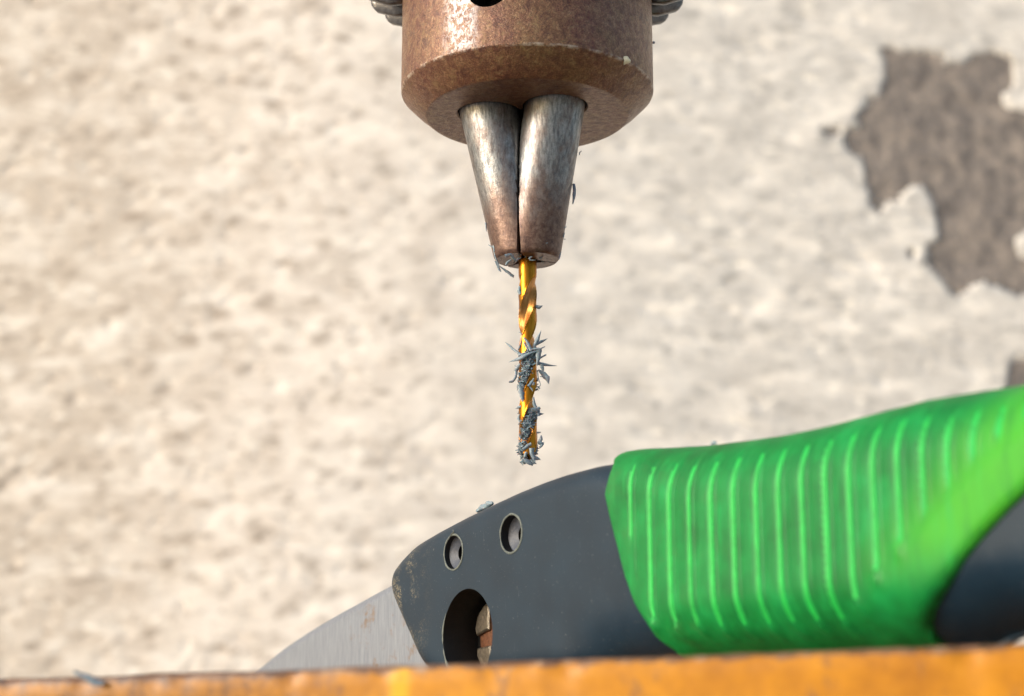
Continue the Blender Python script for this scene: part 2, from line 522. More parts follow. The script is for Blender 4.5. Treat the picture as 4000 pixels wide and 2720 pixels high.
patch_px = [(390, 95), (430, 88), (480, 100), (540, 112), (600, 108), (660, 115), (672, 150), (720, 158), (765, 150), (790, 118), (870, 110), (930, 128), (975, 140), (975, 200), (970, 290),
            (920, 312), (935, 352), (1016, 378), (1090, 380), (1150, 560), (1190, 800), (1150, 930), (1040, 900), (1012, 930), (985, 975), (1010, 1012), (1100, 1050), (1110, 1190), (990, 1190), (920, 1162), (850, 1130),
            (800, 1130), (760, 1165), (695, 1197), (655, 1140), (625, 1080), (582, 1040), (600, 960), (640, 930), (640, 880), (622, 820), (605, 765), (570, 725), (540, 712), (500, 745), (440, 765),
            (400, 792), (372, 832), (340, 800), (322, 740), (308, 680), (312, 590), (262, 582), (215, 525), (238, 462), (290, 440), (278, 395), (312, 340), (345, 318), (395, 300), (398, 240), (405, 190), (385, 130)]
polys = [[wallpt(3100 + X * .886, 100 + Y * .886) for X, Y in patch_px],
         [wallpt(3100 + X * .886, 100 + Y * .886) for X, Y in [(122, 455), (160, 448), (215, 458), (212, 480), (165, 492), (130, 480)]],
         [wallpt(*p) for p in [(3935, 1520), (3940, 1440), (3975, 1398), (4040, 1405), (4110, 1450), (4140, 1620), (3950, 1620)]],
         [wallpt(*p) for p in [(3548, 960), (3575, 965), (3585, 1000), (3562, 1012), (3545, 990)]]]
jx = vnoise(GX.shape, (2.2, 2.2), 21) * 3.6 + vnoise(GX.shape, (9, 9), 23) * 3
jz = vnoise(GX.shape, (2.2, 2.2), 22) * 3.6 + vnoise(GX.shape, (9, 9), 24) * 3
mask = np.zeros(GX.shape, bool)
for pl in polys:
    mask |= in_poly(GX + jx, GZ + jz, pl)
Hr = vnoise(GX.shape, (14, 9), 31) * 1.6 + vnoise(GX.shape, (5, 7), 32) * 1.5 + vnoise(GX.shape, (2.5, 2.5), 33) * .6
DEPTH = 2.0
fade = np.clip(np.minimum(np.minimum(GX - xs[0], xs[-1] - GX), np.minimum(GZ - zs[0], zs[-1] - GZ)) / 38.0, 0, 1)
H_top = Hh * fade * .34 * KW
H_low = -DEPTH - 1.0 + Hr
fm = mask[:-1, :-1] & mask[1:, :-1] & mask[:-1, 1:] & mask[1:, 1:]      # faces of the bare patch
Yf = WY - np.where(mask, H_low, H_top)
co = np.empty((nz * nx, 3)); co[:, 0] = GX.ravel(); co[:, 1] = Yf.ravel(); co[:, 2] = GZ.ravel()
idx = np.arange(nz * nx).reshape(nz, nx)
quads = np.stack([idx[:-1, :-1], idx[:-1, 1:], idx[1:, 1:], idx[1:, :-1]], -1)

def np_mesh(name, co, quads, mat, parent, origin):
    used, inv = np.unique(quads.ravel(), return_inverse=True)
    v = (co[used] - np.array(origin)) * S
    me = bpy.data.meshes.new(name)
    nq = len(quads)
    me.vertices.add(len(v)); me.vertices.foreach_set("co", v.astype(np.float32).ravel())
    me.loops.add(nq * 4); me.loops.foreach_set("vertex_index", inv.astype(np.int32).ravel())
    me.polygons.add(nq)
    me.polygons.foreach_set("loop_start", np.arange(nq, dtype=np.int32) * 4)
    me.polygons.foreach_set("use_smooth", np.ones(nq, bool))
    me.update(calc_edges=True)
    me.materials.append(mat)
    return link(name, me, parent, origin)

worig = (0.0, WY, -LIFT)
wall = empty("plaster_wall", worig)
tag(wall, "rough off-white plaster wall behind the drill with bare grey patches", "wall", kind="structure")
# border strips carry the wall on beyond the detailed field
bx0, bx1, bz0, bz1 = xs[0], xs[-1], zs[0], zs[-1]
ex0, ex1, ez0, ez1 = -2600.0, 2600.0, -LIFT, 1700.0
bv = np.array([(ex0, WY, ez0), (bx0, WY, ez0), (bx1, WY, ez0), (ex1, WY, ez0), (ex0, WY, bz0), (bx0, WY, bz0), (bx1, WY, bz0), (ex1, WY, bz0),
               (ex0, WY, bz1), (bx0, WY, bz1), (bx1, WY, bz1), (ex1, WY, bz1), (ex0, WY, ez1), (bx0, WY, ez1), (bx1, WY, ez1), (ex1, WY, ez1)])
bq = [(i + 4 * j, i + 1 + 4 * j, i + 5 + 4 * j, i + 4 + 4 * j) for j in range(3) for i in range(3) if not (i == 1 and j == 1)]
allco = np.vstack([co, bv]); off = len(co)
qa = np.vstack([quads[~fm].reshape(-1, 4), np.array(bq) + off])
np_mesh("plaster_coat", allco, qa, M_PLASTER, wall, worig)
ur = np_mesh("bare_render", co, quads[fm].reshape(-1, 4), M_RENDER, wall, worig)
ur["label"] = "grey brown render where the plaster has flaked off"

# ------------------------------------------------------------------ drill chuck
R1, R2, Z1 = 21.5, 17.2, 3.885
chuck = empty("drill_chuck", (0, 0, 0))
tag(chuck, "brown patinated steel drill chuck hanging point down above the knife", "drill chuck")
JAZ = [R_(-166), R_(-46), R_(74)]      # jaw azimuths
TANA = 0.239
Z_NOSE = -25.4
def jaw_c(z): return 0.50 + TANA * (z - Z_NOSE)
JR = 5.05

def open_r(th, z=0.0, clear=.32):
    best = 3.4
    for a in JAZ:
        d = th - a
        c = jaw_c(z); rr = JR + clear
        q = rr * rr - (c * math.sin(d)) ** 2
        if q > 0:
            v = c * math.cos(d) + math.sqrt(q)
            best = max(best, v)
    return best

seg = 192
prof_z = [(R1, 62.0), (R1, 40.0), (R1, 25.0), (R1, 15.0), (R1, 9.0), (R1, Z1 + .22), (R1 - .05, Z1 + .06), (R1 - .18, Z1 - .1),
          (R2 + 2.2, 1.86), (R2 + .12, .09), (R2 - .06, 0.0), (R2 - .6, -.01)]
V, F = [], []
rings = len(prof_z) + 4
for i in range(seg):
    a = 2 * math.pi * i / seg
    ro = open_r(a)
    pr = list(prof_z) + [((R2 + ro) / 2, -.01), (ro + .25, -.01), (ro, .25), (ro, 14.0)]
    for r, z in pr: V.append((r * math.cos(a), r * math.sin(a), z))
midx = []
for i in range(seg):
    j = (i + 1) % seg
    for k in range(rings - 1):
        F.append((i * rings + k, j * rings + k, j * rings + k + 1, i * rings + k + 1))
        midx.append(1 if k >= rings - 2 else 0)
b = len(V)
F.append([i * rings + rings - 1 for i in range(seg)]); midx.append(1)
F.append([i * rings for i in range(seg)]); midx.append(0)
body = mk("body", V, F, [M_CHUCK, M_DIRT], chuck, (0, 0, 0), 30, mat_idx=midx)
# key hole bored into the side
HA = R_(-90 - 17.4)
hz = hit(1914, -59, Vector((math.cos(HA) * R1, math.sin(HA) * R1, 0)), Vector((math.cos(HA), math.sin(HA), 0))).z
cv, cf = lathe([(3.75, 0), (3.75, 14)], 48)
cme = bpy.data.meshes.new("cut"); bm = bmesh.new()
vs = [bm.verts.new(Vector(v) * S) for v in cv]
for f in cf: bm.faces.new([vs[i] for i in f])
bm.faces.new([vs[i * 2] for i in range(48)]); bm.faces.new([vs[i * 2 + 1] for i in range(48)])
bmesh.ops.recalc_face_normals(bm, faces=bm.faces[:])
bm.to_mesh(cme); bm.free()
cme.materials.append(M_DIRT); cme.materials.append(M_DIRT)
cme.polygons.foreach_set("material_index", [1] * len(cme.polygons))
cut = bpy.data.objects.new("cut", cme); scene.collection.objects.link(cut)
axis = Vector((math.cos(HA), math.sin(HA), 0))
cut.matrix_world = Matrix.Translation(Vector((axis.x * 11, axis.y * 11, hz + LIFT)) * S) @ axis.to_track_quat('Z', 'Y').to_matrix().to_4x4()
md = body.modifiers.new("b", 'BOOLEAN'); md.operation = 'DIFFERENCE'; md.object = cut; md.solver = 'EXACT'
dg = bpy.context.evaluated_depsgraph_get(); dg.update()
nme = bpy.data.meshes.new_from_object(body.evaluated_get(dg))
body.modifiers.clear(); body.data = nme
bpy.data.objects.remove(cut)
smooth_mesh(body.data, 30)
body.name = "body"

# gear ring: 32 bevel teeth
GO = 29.0
gz0 = 21.9
V, F = lathe([(R1 + .05, gz0 + .6), (24.5, gz0 + 1.6), (GO - .4, gz0 + 5.0), (GO - .2, gz0 + 9), (GO - .2, gz0 + 24), (R1 + .05, gz0 + 24)], 128)
mk("gear_ring", V, F, M_GEAR, chuck, (0, 0, gz0), 25)
tooth_me = None
NT = 32
for k in range(NT):
    a = 2 * math.pi * (k + .46) / NT
    if tooth_me is None:
        a_first = a
        V = []
        prof = [(R1 + .3, gz0 - .1, 1.05), (24.2, gz0 - .2, 1.2), (GO - .9, gz0 + 1.3, 1.35), (GO, gz0 + 2.6, 1.35), (GO + .1, gz0 + 9, 1.4)]
        for r, z, w in prof:                 # crest edge
            V += [(r, -w * .55, z), (r, w * .55, z)]
        for r, z, w in prof:                 # root
            V += [(r - (1.0 if z > gz0 + 2 else 0), -w * 1.05, z + 2.3), (r - (1.0 if z > gz0 + 2 else 0), w * 1.05, z + 2.3)]
        F = []
        n = len(prof)
        for q in range(n - 1):
            A, B = 2 * q, 2 * q + 1; C, D = 2 * q + 2, 2 * q + 3
            Ar, Br, Cr, Dr = A + 2 * n, B + 2 * n, C + 2 * n, D + 2 * n
            F += [(A, B, D, C), (A, C, Cr, Ar), (B, Br, Dr, D), (Ar, Cr, Dr, Br)]
        F += [(0, 2 * n, 2 * n + 1, 1), (2 * n - 2, 2 * n - 1, 4 * n - 1, 4 * n - 2)]
        t = mk("gear_tooth", V, F, M_GEAR, chuck, (0, 0, 0), 30)
        bm = bmesh.new(); bm.from_mesh(t.data)
        bmesh.ops.bevel(bm, geom=bm.edges[:], offset=.28 * S, segments=1, affect='EDGES', clamp_overlap=True)
        bm.to_mesh(t.data); bm.free(); smooth_mesh(t.data, 40)
        tooth_me = t.data
    else:
        t = bpy.data.objects.new("gear_tooth", tooth_me)
        scene.collection.objects.link(t); t.parent = chuck
    t.rotation_euler = (0, 0, a)
# spindle above the frame
V, F = lathe([(0, 60), (20.5, 60), (20.5, 64), (12, 66), (12, 110), (0, 110)], 64)
mk("spindle", V, F, M_GEAR, chuck, (0, 0, 60), 30)

# jaws
def make_jaw(az):
    V, F = [], []
    zl = [Z_NOSE, Z_NOSE + .05, Z_NOSE + .35, Z_NOSE + .75] + list(np.linspace(Z_NOSE + 1.4, 12, 34))
    n = 72
    ca, sa = math.cos(az), math.sin(az)
    for li, z in enumerate(zl):
        c = jaw_c(max(z, Z_NOSE))
        rj = JR - (0, 0, 0, 0)[li] if li < 4 else JR
        if li == 0: rj = JR - .34
        elif li == 1: rj = JR - .26
        elif li == 2: rj = JR - .08
        g = .17
        flat = 1.62 if z < Z_NOSE + 1.5 else 1.45
        cen = max(c, 2.6)
        for k in range(n):
            t = 2 * math.pi * k / n
            ux, uy = math.cos(t), math.sin(t)
            # rod circle centred at (c,0); rays start from (cen,0)
            bq = (cen - c) * ux; cq = (cen - c) ** 2 - rj * rj
            L = -bq + math.sqrt(max(bq * bq - cq, 0))
            for sgn in (1, -1):               # wedge faces at +-60 degrees through the axis
                nxn, nyn = -math.sin(R_(60)), sgn * math.cos(R_(60))
                den = ux * nxn + uy * nyn
                dist = -(cen * nxn) - g
                if den > 1e-6: L = min(L, dist / den)
            if ux < -1e-6: L = min(L, (cen - flat) / -ux)
            x, y = cen + L * ux, L * uy
            V.append((x * ca - y * sa, x * sa + y * ca, z))
    m = len(zl)
    for li in range(m - 1):
        for k in range(n):
            k2 = (k + 1) % n
            F.append((li * n + k, li * n + k2, (li + 1) * n + k2, (li + 1) * n + k))
    F.append(list(range(n))); F.append([(m - 1) * n + k for k in range(n)])
    return mk("jaw", V, F, M_JAW, chuck, (0, 0, Z_NOSE), 28)
for i, az in enumerate(JAZ):
    j = make_jaw(az)

# ------------------------------------------------------------------ twist drill bit
AX = Vector((0, 0, 0))
def axis_z(py, px=2068):
    p = hit(px, py, Vector((0, 0, 0)), Vector((0, -1, 0))); return p.z
Z_TIP = axis_z(1800)
Z_F1, Z_F2 = axis_z(1195), axis_z(1428)
HALF = Z_F1 - Z_F2
PITCHB = 2 * HALF
Z_RUN = axis_z(1068)
BR = 1.52
bit = empty("drill_bit", (0, 0, Z_TIP))
tag(bit, "gold coated twist drill bit gripped in the chuck jaws", "drill bit")
V, F, mi = [], [], []
NA, zs_b = 96, np.concatenate([np.linspace(Z_TIP, Z_TIP + 1.0, 8), np.linspace(Z_TIP + 1.1, Z_RUN + 1.5, 260), [Z_RUN + 4, -19, -12]])
rad = np.zeros((len(zs_b), NA))
for li, z in enumerate(zs_b):
    fade_ = min(1.0, max(0.0, (Z_RUN - z) / 4.2)); fade_ = fade_ * fade_ * (3 - 2 * fade_)
    for k in range(NA):
        al = 2 * math.pi * k / NA             # angle from the front (-y) towards +x
        ph = al - 2 * math.pi * (z - Z_F1) / PITCHB
        ph = (ph + math.pi / 2) % math.pi - math.pi / 2      # two flutes, centre at 0
        hw = R_(50)
        r = BR
        if abs(ph) < hw:
            t = ph / hw
            depth = .98 * (1 - t * t) ** .62
            r = BR - depth * fade_
        elif abs(ph) > hw + R_(9):
            r = BR - .07 * fade_
        if z < Z_TIP + 1.0: r = min(r, .08 + (z - Z_TIP) * 1.66)
        rad[li, k] = r
        V.append((r * math.sin(al), -r * math.cos(al), z))
for li in range(len(zs_b) - 1):
    for k in range(NA):
        k2 = (k + 1) % NA
        F.append((li * NA + k, li * NA + k2, (li + 1) * NA + k2, (li + 1) * NA + k))
        mi.append(1 if min(rad[li, k], rad[li, k2]) < BR - .12 and zs_b[li] > Z_TIP + 1 else 0)
F.append(list(range(NA))); mi.append(0)
F.append([(len(zs_b) - 1) * NA + k for k in range(NA)]); mi.append(0)
mk("fluted_shaft", V, F, [M_GOLD, M_FLUTE], bit, (0, 0, Z_TIP), 38, mat_idx=mi)

# ------------------------------------------------------------------ plastic shavings
def catmull(P, n):
    P = [Vector(p) for p in P]
    if len(P) == 2: return [P[0].lerp(P[1], i / n) for i in range(n + 1)]
    Q = [P[0] * 2 - P[1]] + P + [P[-1] * 2 - P[-2]]
    out = []
    m = len(P) - 1
    for i in range(n + 1):
        t = i / n * m; k = min(int(t), m - 1); t -= k
        a, b_, c, d = Q[k:k + 4]
        out.append(.5 * ((2 * b_) + (-a + c) * t + (2 * a - 5 * b_ + 4 * c - d) * t * t + (-a + 3 * b_ - 3 * c + d) * t ** 3))
    return out

def flake_mesh(pts, widths, seed, cup=.45, thick=.06, crinkle=.08):
    """a curled sliver: pts in world mm along its middle, widths in mm"""
    rnd = random.Random(seed)
    n = max(6, 3 * (len(pts) - 1))
    C = catmull(pts, n)
    wds = [float(np.interp(i / n, np.linspace(0, 1, len(widths)), widths)) for i in range(n + 1)]
    V, F = [], []
    m = 5
    tw = rnd.uniform(-.5, .5)
    for side in (1, -1):
        rnd2 = random.Random(seed + 5)
        for i in range(n + 1):
            d = (C[min(i + 1, n)] - C[max(i - 1, 0)])
            if d.length < 1e-6: d = Vector((0, 0, 1))
            d.normalize()
            view = (C[i] - CAM).normalized()
            wdir = d.cross(view)
            if wdir.length < .2: wdir = d.cross(Vector((.3, .2, .9)))
            wdir.normalize()
            nrm = wdir.cross(d).normalized()
            ang = tw * i / n
            wd = wdir * math.cos(ang) + nrm * math.sin(ang)
            nn = nrm * math.cos(ang) - wdir * math.sin(ang)
            w = wds[i]
            jit = rnd2.uniform(-1, 1) * crinkle * w * (1 if 0 < i < n else 0)
            for k in range(m):
                u = (k / (m - 1) - .5)
                p = C[i] + wd * (u * w + jit) + nn * (cup * w * (u * u * 4 - .5) * .5 + rnd2.uniform(-1, 1) * crinkle * w * .5)
                V.append(p + nn * side * thick * .5 * (1 - 1.2 * abs(u)))
    a = (n + 1) * m
    for i in range(n):
        for k in range(m - 1):
            q = (i * m + k, i * m + k + 1, (i + 1) * m + k + 1, (i + 1) * m + k)
            F.append(q); F.append(tuple(a + x for x in reversed(q)))
        F.append((i * m, (i + 1) * m, a + (i + 1) * m, a + i * m))
        F.append((i * m + m - 1, a + i * m + m - 1, a + (i + 1) * m + m - 1, (i + 1) * m + m - 1))
    F.append([k for k in range(m)] + [a + k for k in reversed(range(m))])
    F.append([n * m + k for k in reversed(range(m))] + [a + n * m + k for k in range(m)])
    return V, F

def Z7(p): return (1950 + p[0] * .1962, 1250 + p[1] * .1962)
def Z8(p): return (1950 + p[0] * .1962, 1540 + p[1] * .1962)
def Z9(p): return (1850 + p[0] * .1721, 880 + p[1] * .1722)
def Z0(p): return p
G_BIT = "blue grey plastic shavings caught on the drill bit"
G_NOSE = "blue grey plastic shavings clinging to the chuck jaws"
seedc = [100]
def shaving(conv, pts, widths, depth, label, group=G_BIT, mat=None, scale=.1962, cup=.45, thick=.06, name="plastic_shaving", cat="shaving", y0=None):
    """pts traced points, depth: millimetres in front of the bit axis along the chain"""
    seedc[0] += 1
    n = len(pts)
    P = []
    for i, p in enumerate(pts):
        px, py = conv(p)
        dd = float(np.interp(i / max(1, n - 1), np.linspace(0, 1, len(depth)), depth))
        P.append(hit(px, py, Vector((0, -dd, 0)), Vector((0, -1, 0))))
    W = [w * scale * 1.2 / 24.0 for w in widths]
    V, F = flake_mesh(P, W, seedc[0], cup, thick)
    o = mk(name, V, F, mat or M_CHIP, None, tuple(P[0]), 60)
    tag(o, label, cat, group)
    return o

L = shaving
L(Z7, [(690, 560), (760, 390), (835, 210)], [55, 70, 3], [1.2, 1.6], "longest shaving spike pointing steeply up to the right off the drill bit")
L(Z7, [(735, 490), (850, 430), (970, 368)], [40, 48, 3], [1.0, .3], "shaving spike slanting up right, just below the steepest upright spike")
L(Z7, [(770, 600), (912, 530)], [30, 16], [1.6, 1.0], "short thin shaving pointing right above the broad flat leaf of swarf")
L(Z7, [(800, 580), (785, 720), (755, 910)], [85, 90, 18], [1.9, 1.7, 1.6], "broad smooth leaf of shaving hanging down the right front of the bit")
L(Z7, [(800, 770), (935, 692)], [30, 26], [1.2, .6], "small square-ended shaving sticking out right under the broad leaf's top")
L(Z7, [(770, 850), (870, 890), (1148, 915)], [60, 60, 6], [1.3, .8, .4], "long level shaving spike reaching farthest right from the drill bit")
L(Z7, [(790, 1000), (880, 1080), (950, 1160), (992, 1280)], [30, 90, 100, 4], [.9, .6, .6, .4], "wide ragged shaving drooping down right below the long level spike")
L(Z7, [(840, 880), (860, 960), (880, 1020)], [60, 60, 30], [1.4, 1.0], "folded shaving joining the long level spike to the drooping ragged one")
L(Z7, [(805, 1125), (885, 1145)], [8, 16], [.8, .6], "tiny sliver left of the drooping ragged shaving's edge")
L(Z7, [(760, 1040), (785, 1180), (825, 1300), (775, 1330)], [26, 14, 12, 20], [1.2, .8], "thin hooked thread of plastic hanging along the bit's right edge")
L(Z7, [(770, 1330), (810, 1375)], [40, 14], [1.0, .9], "stubby torn shaving below the hooked thread on the bit's right edge")
L(Z7, [(420, 690), (300, 600), (200, 510), (122, 445)], [50, 42, 36, 6], [1.2, .4, 0], "curved shaving arm reaching up left off the drill bit")
L(Z7, [(790, 605), (600, 670), (470, 740), (370, 780), (190, 842)], [16, 40, 80, 60, 5], [2.0, 1.9, 1.6, .6], "long shaving lying across the bit and pointing down left")
L(Z7, [(375, 600), (425, 500), (458, 310)], [24, 26, 10], [.6, 1.0, 1.4], "narrow upright shaving against the bit's left edge above the curved arm")
L(Z7, [(490, 350), (570, 460), (640, 610)], [26, 52, 60], [1.6, 1.9], "shaving lying diagonally over the bright gold highlight of the bit")
L(Z7, [(475, 430), (540, 540), (600, 670)], [16, 28, 20], [1.7, 1.9], "thinner shaving just left of the diagonal one on the gold highlight")
L(Z7, [(380, 720), (470, 675), (560, 640)], [20, 34, 20], [1.3, 1.8], "pale shaving band crossing the bit just above the long down-left spike")
L(Z7, [(420, 880), (370, 960), (330, 1030)], [50, 70, 60], [.8, .3], "crumpled shaving on the bit's left side below the long down-left spike")
L(Z7, [(345, 1030), (320, 1150), (265, 1225), (192, 1238)], [42, 46, 40, 32], [.3, .2], "bent leg-like shaving hanging left of the bit with a flat foot")
L(Z7, [(305, 908), (380, 955)], [8, 22], [.2, .5], "little pointed sliver above the bent leg-like shaving")
L(Z7, [(410, 1040), (372, 1200)], [14, 5], [.8, .5], "needle-thin shaving pointing down between the bit and the bent leg")
L(Z7, [(640, 590), (740, 575), (845, 580)], [26, 46, 20], [2.0, 2.0], "pale shaving lying level over the top of the broad leaf")
L(Z7, [(392, 242), (430, 262), (465, 285)], [5, 14, 16], [1.0, 1.2], "topmost small curl on the bit's left edge above all the spikes")
L(Z7, [(395, 1310), (440, 1420), (465, 1560), (470, 1640)], [50, 100, 60, 20], [1.5, 1.6], "teal leaf-shaped shaving tapering down the bit's left edge at mid length")
L(Z7, [(575, 1320), (640, 1250), (690, 1160)], [40, 50, 20], [1.9, 1.9], "flat shaving slanting over the orange flute edge at mid length")
L(Z7, [(690, 1240), (680, 1300)], [44, 36], [1.8, 1.8], "small diamond-shaped chip on the orange land at mid length")
L(Z7, [(590, 1310), (640, 1370), (670, 1420)], [14, 30, 10], [1.8, 1.8], "thin chip lying under the small diamond-shaped one")
L(Z8, [(440, 240), (390, 270), (315, 292)], [40, 46, 4], [1.0, .3], "upper of two wing-like shavings on the lower bit's left edge")
L(Z8, [(415, 395), (385, 480), (420, 575)], [8, 56, 8], [.6, .5, .8], "rounded fin of plastic on the lower bit's left edge, under the wing")
L(Z8, [(680, 60), (700, 200), (730, 270)], [24, 56, 50], [1.5, 1.4], "tall thin shaving down the right side above the dark folded lump")
L(Z8, [(650, 300), (740, 320), (815, 270)], [50, 90, 46], [1.9, 1.4], "dark folded lump of swarf on the lower bit's right shoulder")
L(Z8, [(770, 330), (790, 440)], [70, 26], [1.3, 1.2], "shaving hanging straight below the dark folded lump")
L(Z8, [(800, 400), (885, 392)], [52, 8], [1.0, .8], "short stub pointing right beside the dark folded lump")
L(Z8, [(388, 808), (430, 885)], [10, 26], [.7, 1.1], "upper thorn of the two on the low left edge of the bit")
L(Z8, [(380, 965), (440, 990)], [8, 26], [.6, 1.1], "lower thorn of the two on the low left edge of the bit")
L(Z8, [(745, 770), (830, 760)], [36, 20], [1.0, .8], "small ragged chip topping the forked shaving on the low right edge")
L(Z8, [(835, 820), (830, 900), (780, 985)], [20, 66, 50], [.9, .8], "upright lobe of the forked shaving on the low right edge")
L(Z8, [(770, 960), (850, 985), (895, 962)], [50, 70, 10], [.9, .7], "tip pointing right of the forked shaving on the low right edge")
L(Z8, [(860, 985), (820, 1050), (782, 1088)], [60, 40, 5], [.8, .7], "tail pointing down left of the forked shaving on the low right edge")
L(Z8, [(640, 985), (560, 1040), (470, 1110)], [50, 60, 50], [1.8, 1.7], "pale shaving edging the clogged flute near the bit's end")
L(Z8, [(650, 1075), (650, 1180), (690, 1290), (715, 1350)], [90, 70, 44, 20], [1.8, 1.7, 1.6], "wide grey strip curling down over the orange tip of the bit")
L(Z8, [(545, 1150), (510, 1250)], [50, 56], [1.6, 1.4], "dark shaving on the left of the bit's orange tip")
L(Z8, [(500, 1290), (570, 1345), (640, 1390), (668, 1430)], [30, 80, 60, 5], [1.4, 1.3, 1.0], "lowest ragged shaving hanging off the very end of the bit")
L(Z8, [(680, 1260), (760, 1280), (822, 1305)], [80, 60, 8], [1.0, .8], "claw-shaped shaving pointing right at the very end of the bit")
L(Z8, [(650, 1310), (700, 1370), (745, 1378)], [50, 36, 8], [1.5, 1.2], "small dark curl tucked under the bit's tip")
L(Z0, [(2030, 1118), (2028, 1135), (2032, 1150)], [8, 14, 8], [.9, 1.0], "small shaving on the left edge of the smooth gold shank", scale=1.0)
L(Z0, [(2092, 1199), (2106, 1200), (2119, 1194)], [10, 13, 2], [.6, .5], "small pointed chip on the right edge of the upper gold flute", scale=1.0)
N = lambda *a, **k: shaving(*a, group=G_NOSE, scale=.172, **k)
N(Z9, [(450, 500), (400, 480), (335, 445)], [46, 26, 12], [1.5, 1.2], "blue sliver poking out left from the left jaw near its nose")
N(Z9, [(435, 180), (468, 330), (465, 480), (465, 600)], [20, 46, 56, 26], [2.0, 2.0], "pale strip stuck down the lower left edge of the left jaw")
N(Z9, [(470, 600), (500, 740), (560, 880), (600, 960)], [34, 30, 26, 16], [1.6, 1.6], "thin strip following the jaw nose corner below the pale strip")
N(Z9, [(485, 810), (545, 920), (590, 1010), (628, 1065)], [24, 46, 46, 6], [1.0, 1.0], "curl hanging off the left jaw's bottom corner")
N(Z9, [(590, 930), (740, 1040), (860, 1130), (915, 1160)], [16, 50, 60, 50], [.8, .4], "long narrow shaving slanting down right under the left jaw")
N(Z9, [(905, 1165), (895, 1205)], [22, 10], [.4, .4], "frayed end tip of the long narrow shaving under the left jaw")
N(Z9, [(715, 705), (840, 670), (900, 740), (975, 820)], [70, 56, 66, 30], [5.1, 4.6, 3.8], "pale folded shaving stuck on the front of the left jaw's nose")
N(Z9, [(960, 810), (1020, 765), (1075, 735)], [26, 36, 16], [3.6, 3.2], "short piece running right from the pale folded shaving to the bit")
N(Z9, [(735, 905), (775, 840), (860, 780)], [36, 50, 20], [2.6, 2.8], "light edge of plastic on the underside of the left jaw nose")
N(Z9, [(1265, 775), (1290, 730), (1340, 715)], [34, 46, 14], [3.9, 3.9], "small upright curl beside the bit on the right jaw's nose")
N(Z9, [(1265, 785), (1340, 795), (1405, 790)], [26, 26, 6], [3.6, 3.7], "thin white thread lying below the small upright curl")
N(Z9, [(1605, 175), (1650, 230), (1680, 315)], [12, 60, 5], [4.9, 4.9], "pale triangular chip on the right jaw's front, above the curved thread")
N(Z9, [(1558, 345), (1545, 400), (1610, 415), (1688, 402)], [12, 24, 24, 10], [5.05, 5.05], "pale curved thread on the right jaw's front")
N(Z9, [(1930, 8), (1925, 48)], [18, 18], [4.2, 4.2], "speck-sized pale chip high on the right part of the right jaw")
N(Z9, [(2040, 62), (2080, 50), (2112, 36)], [20, 20, 10], [2.6, 2.2], "upper of two short bristles on the right jaw's outer edge")
N(Z9, [(2040, 312), (2088, 322)], [18, 12], [2.2, 2.0], "lower of two short bristles on the right jaw's outer edge")
N(Z9, [(2062, 170), (2035, 290)], [20, 26], [2.4, 2.4], "narrow flake between the two bristles on the right jaw's edge")
N(Z9, [(1985, 610), (1955, 700), (1935, 790)], [16, 34, 16], [2.2, 2.2], "narrow flake on the right lower corner of the right jaw's nose")
N(Z0, [(2241, 718), (2243, 760), (2237, 798)], [55, 68, 20], [3.0, 3.0], "largest loose splinter standing off the right jaw halfway up")
N(Z0, [(2272, 590), (2264, 597), (2264, 606)], [18, 20, 18], [3.5, 3.4], "tiny curl on the right jaw's edge just below the chuck")
N(Z0, [(1897, 870), (1900, 905)], [40, 14], [1.5, 1.6], "small flake on the left jaw's outer edge, two thirds down")
# flakes on the chuck body
def on_cyl(px, r_mm=R1):
    x = (px - 2061) / 493.0
    return r_mm * math.sqrt(max(0, 1 - x * x))
shaving(Z0, [(2431, 226), (2445, 236), (2463, 240)], [12, 30, 8], [on_cyl(2446) + 1.4] , "pale yellow flake stuck on the chuck's lower right rim", "flakes stuck to the chuck body", M_WHITE, 1.0)
shaving(Z0, [(2550, 165), (2558, 170)], [12, 5], [.3], "tiny blue chip on the chuck's right silhouette", "flakes stuck to the chuck body", None, 1.0)

# fine swarf packed in the flutes: one mass nobody could count
V, F = [], []
rnd = random.Random(3)
def add_crumb(c, size):
    ax_ = Vector((rnd.gauss(0, 1), rnd.gauss(0, 1), rnd.gauss(0, 1))).normalized()
    o2 = ax_.orthogonal().normalized(); o3 = ax_.cross(o2)
    l, w, t = size * rnd.uniform(.8, 2.2), size * rnd.uniform(.3, .8), size * .16
    b0 = len(V)
    bend = o3 * rnd.uniform(-.5, .5) * size
    for u in (-1, 0, 1):
        for v in (-1, 1):
            for w_ in (-1, 1):
                V.append(c + ax_ * u * l * .5 + o2 * v * w * .5 * (1 - .5 * abs(u)) + o3 * w_ * t * .5 + bend * (u * u))
    for q in (0, 4):
        i = b0 + q
        F.extend([(i, i + 1, i + 5, i + 4), (i + 2, i + 6, i + 7, i + 3), (i, i + 4, i + 6, i + 2), (i + 1, i + 3, i + 7, i + 5)])
    F.append((b0, b0 + 2, b0 + 3, b0 + 1)); F.append((b0 + 8, b0 + 9, b0 + 11, b0 + 10))
def flute_pack(z_hi, z_lo, n, size, spread=42, kmin=.35):
    for _ in range(n):
        z = rnd.uniform(z_lo, z_hi)
        side = rnd.random() < .5
        al = 2 * math.pi * (z - Z_F1) / PITCHB + R_(rnd.gauss(0, spread * .55)) + (math.pi if side else 0)
        r = rnd.uniform(.75, 1.62)
        if z < Z_TIP + 1: r *= .7
        add_crumb(Vector((r * math.sin(al), -r * math.cos(al), z)), rnd.uniform(size * .5, size * 1.3))
flute_pack(axis_z(1375), axis_z(1525), 760, .46)
flute_pack(axis_z(1600), axis_z(1775), 900, .40)
flute_pack(axis_z(1760), axis_z(1812), 150, .42, 80)
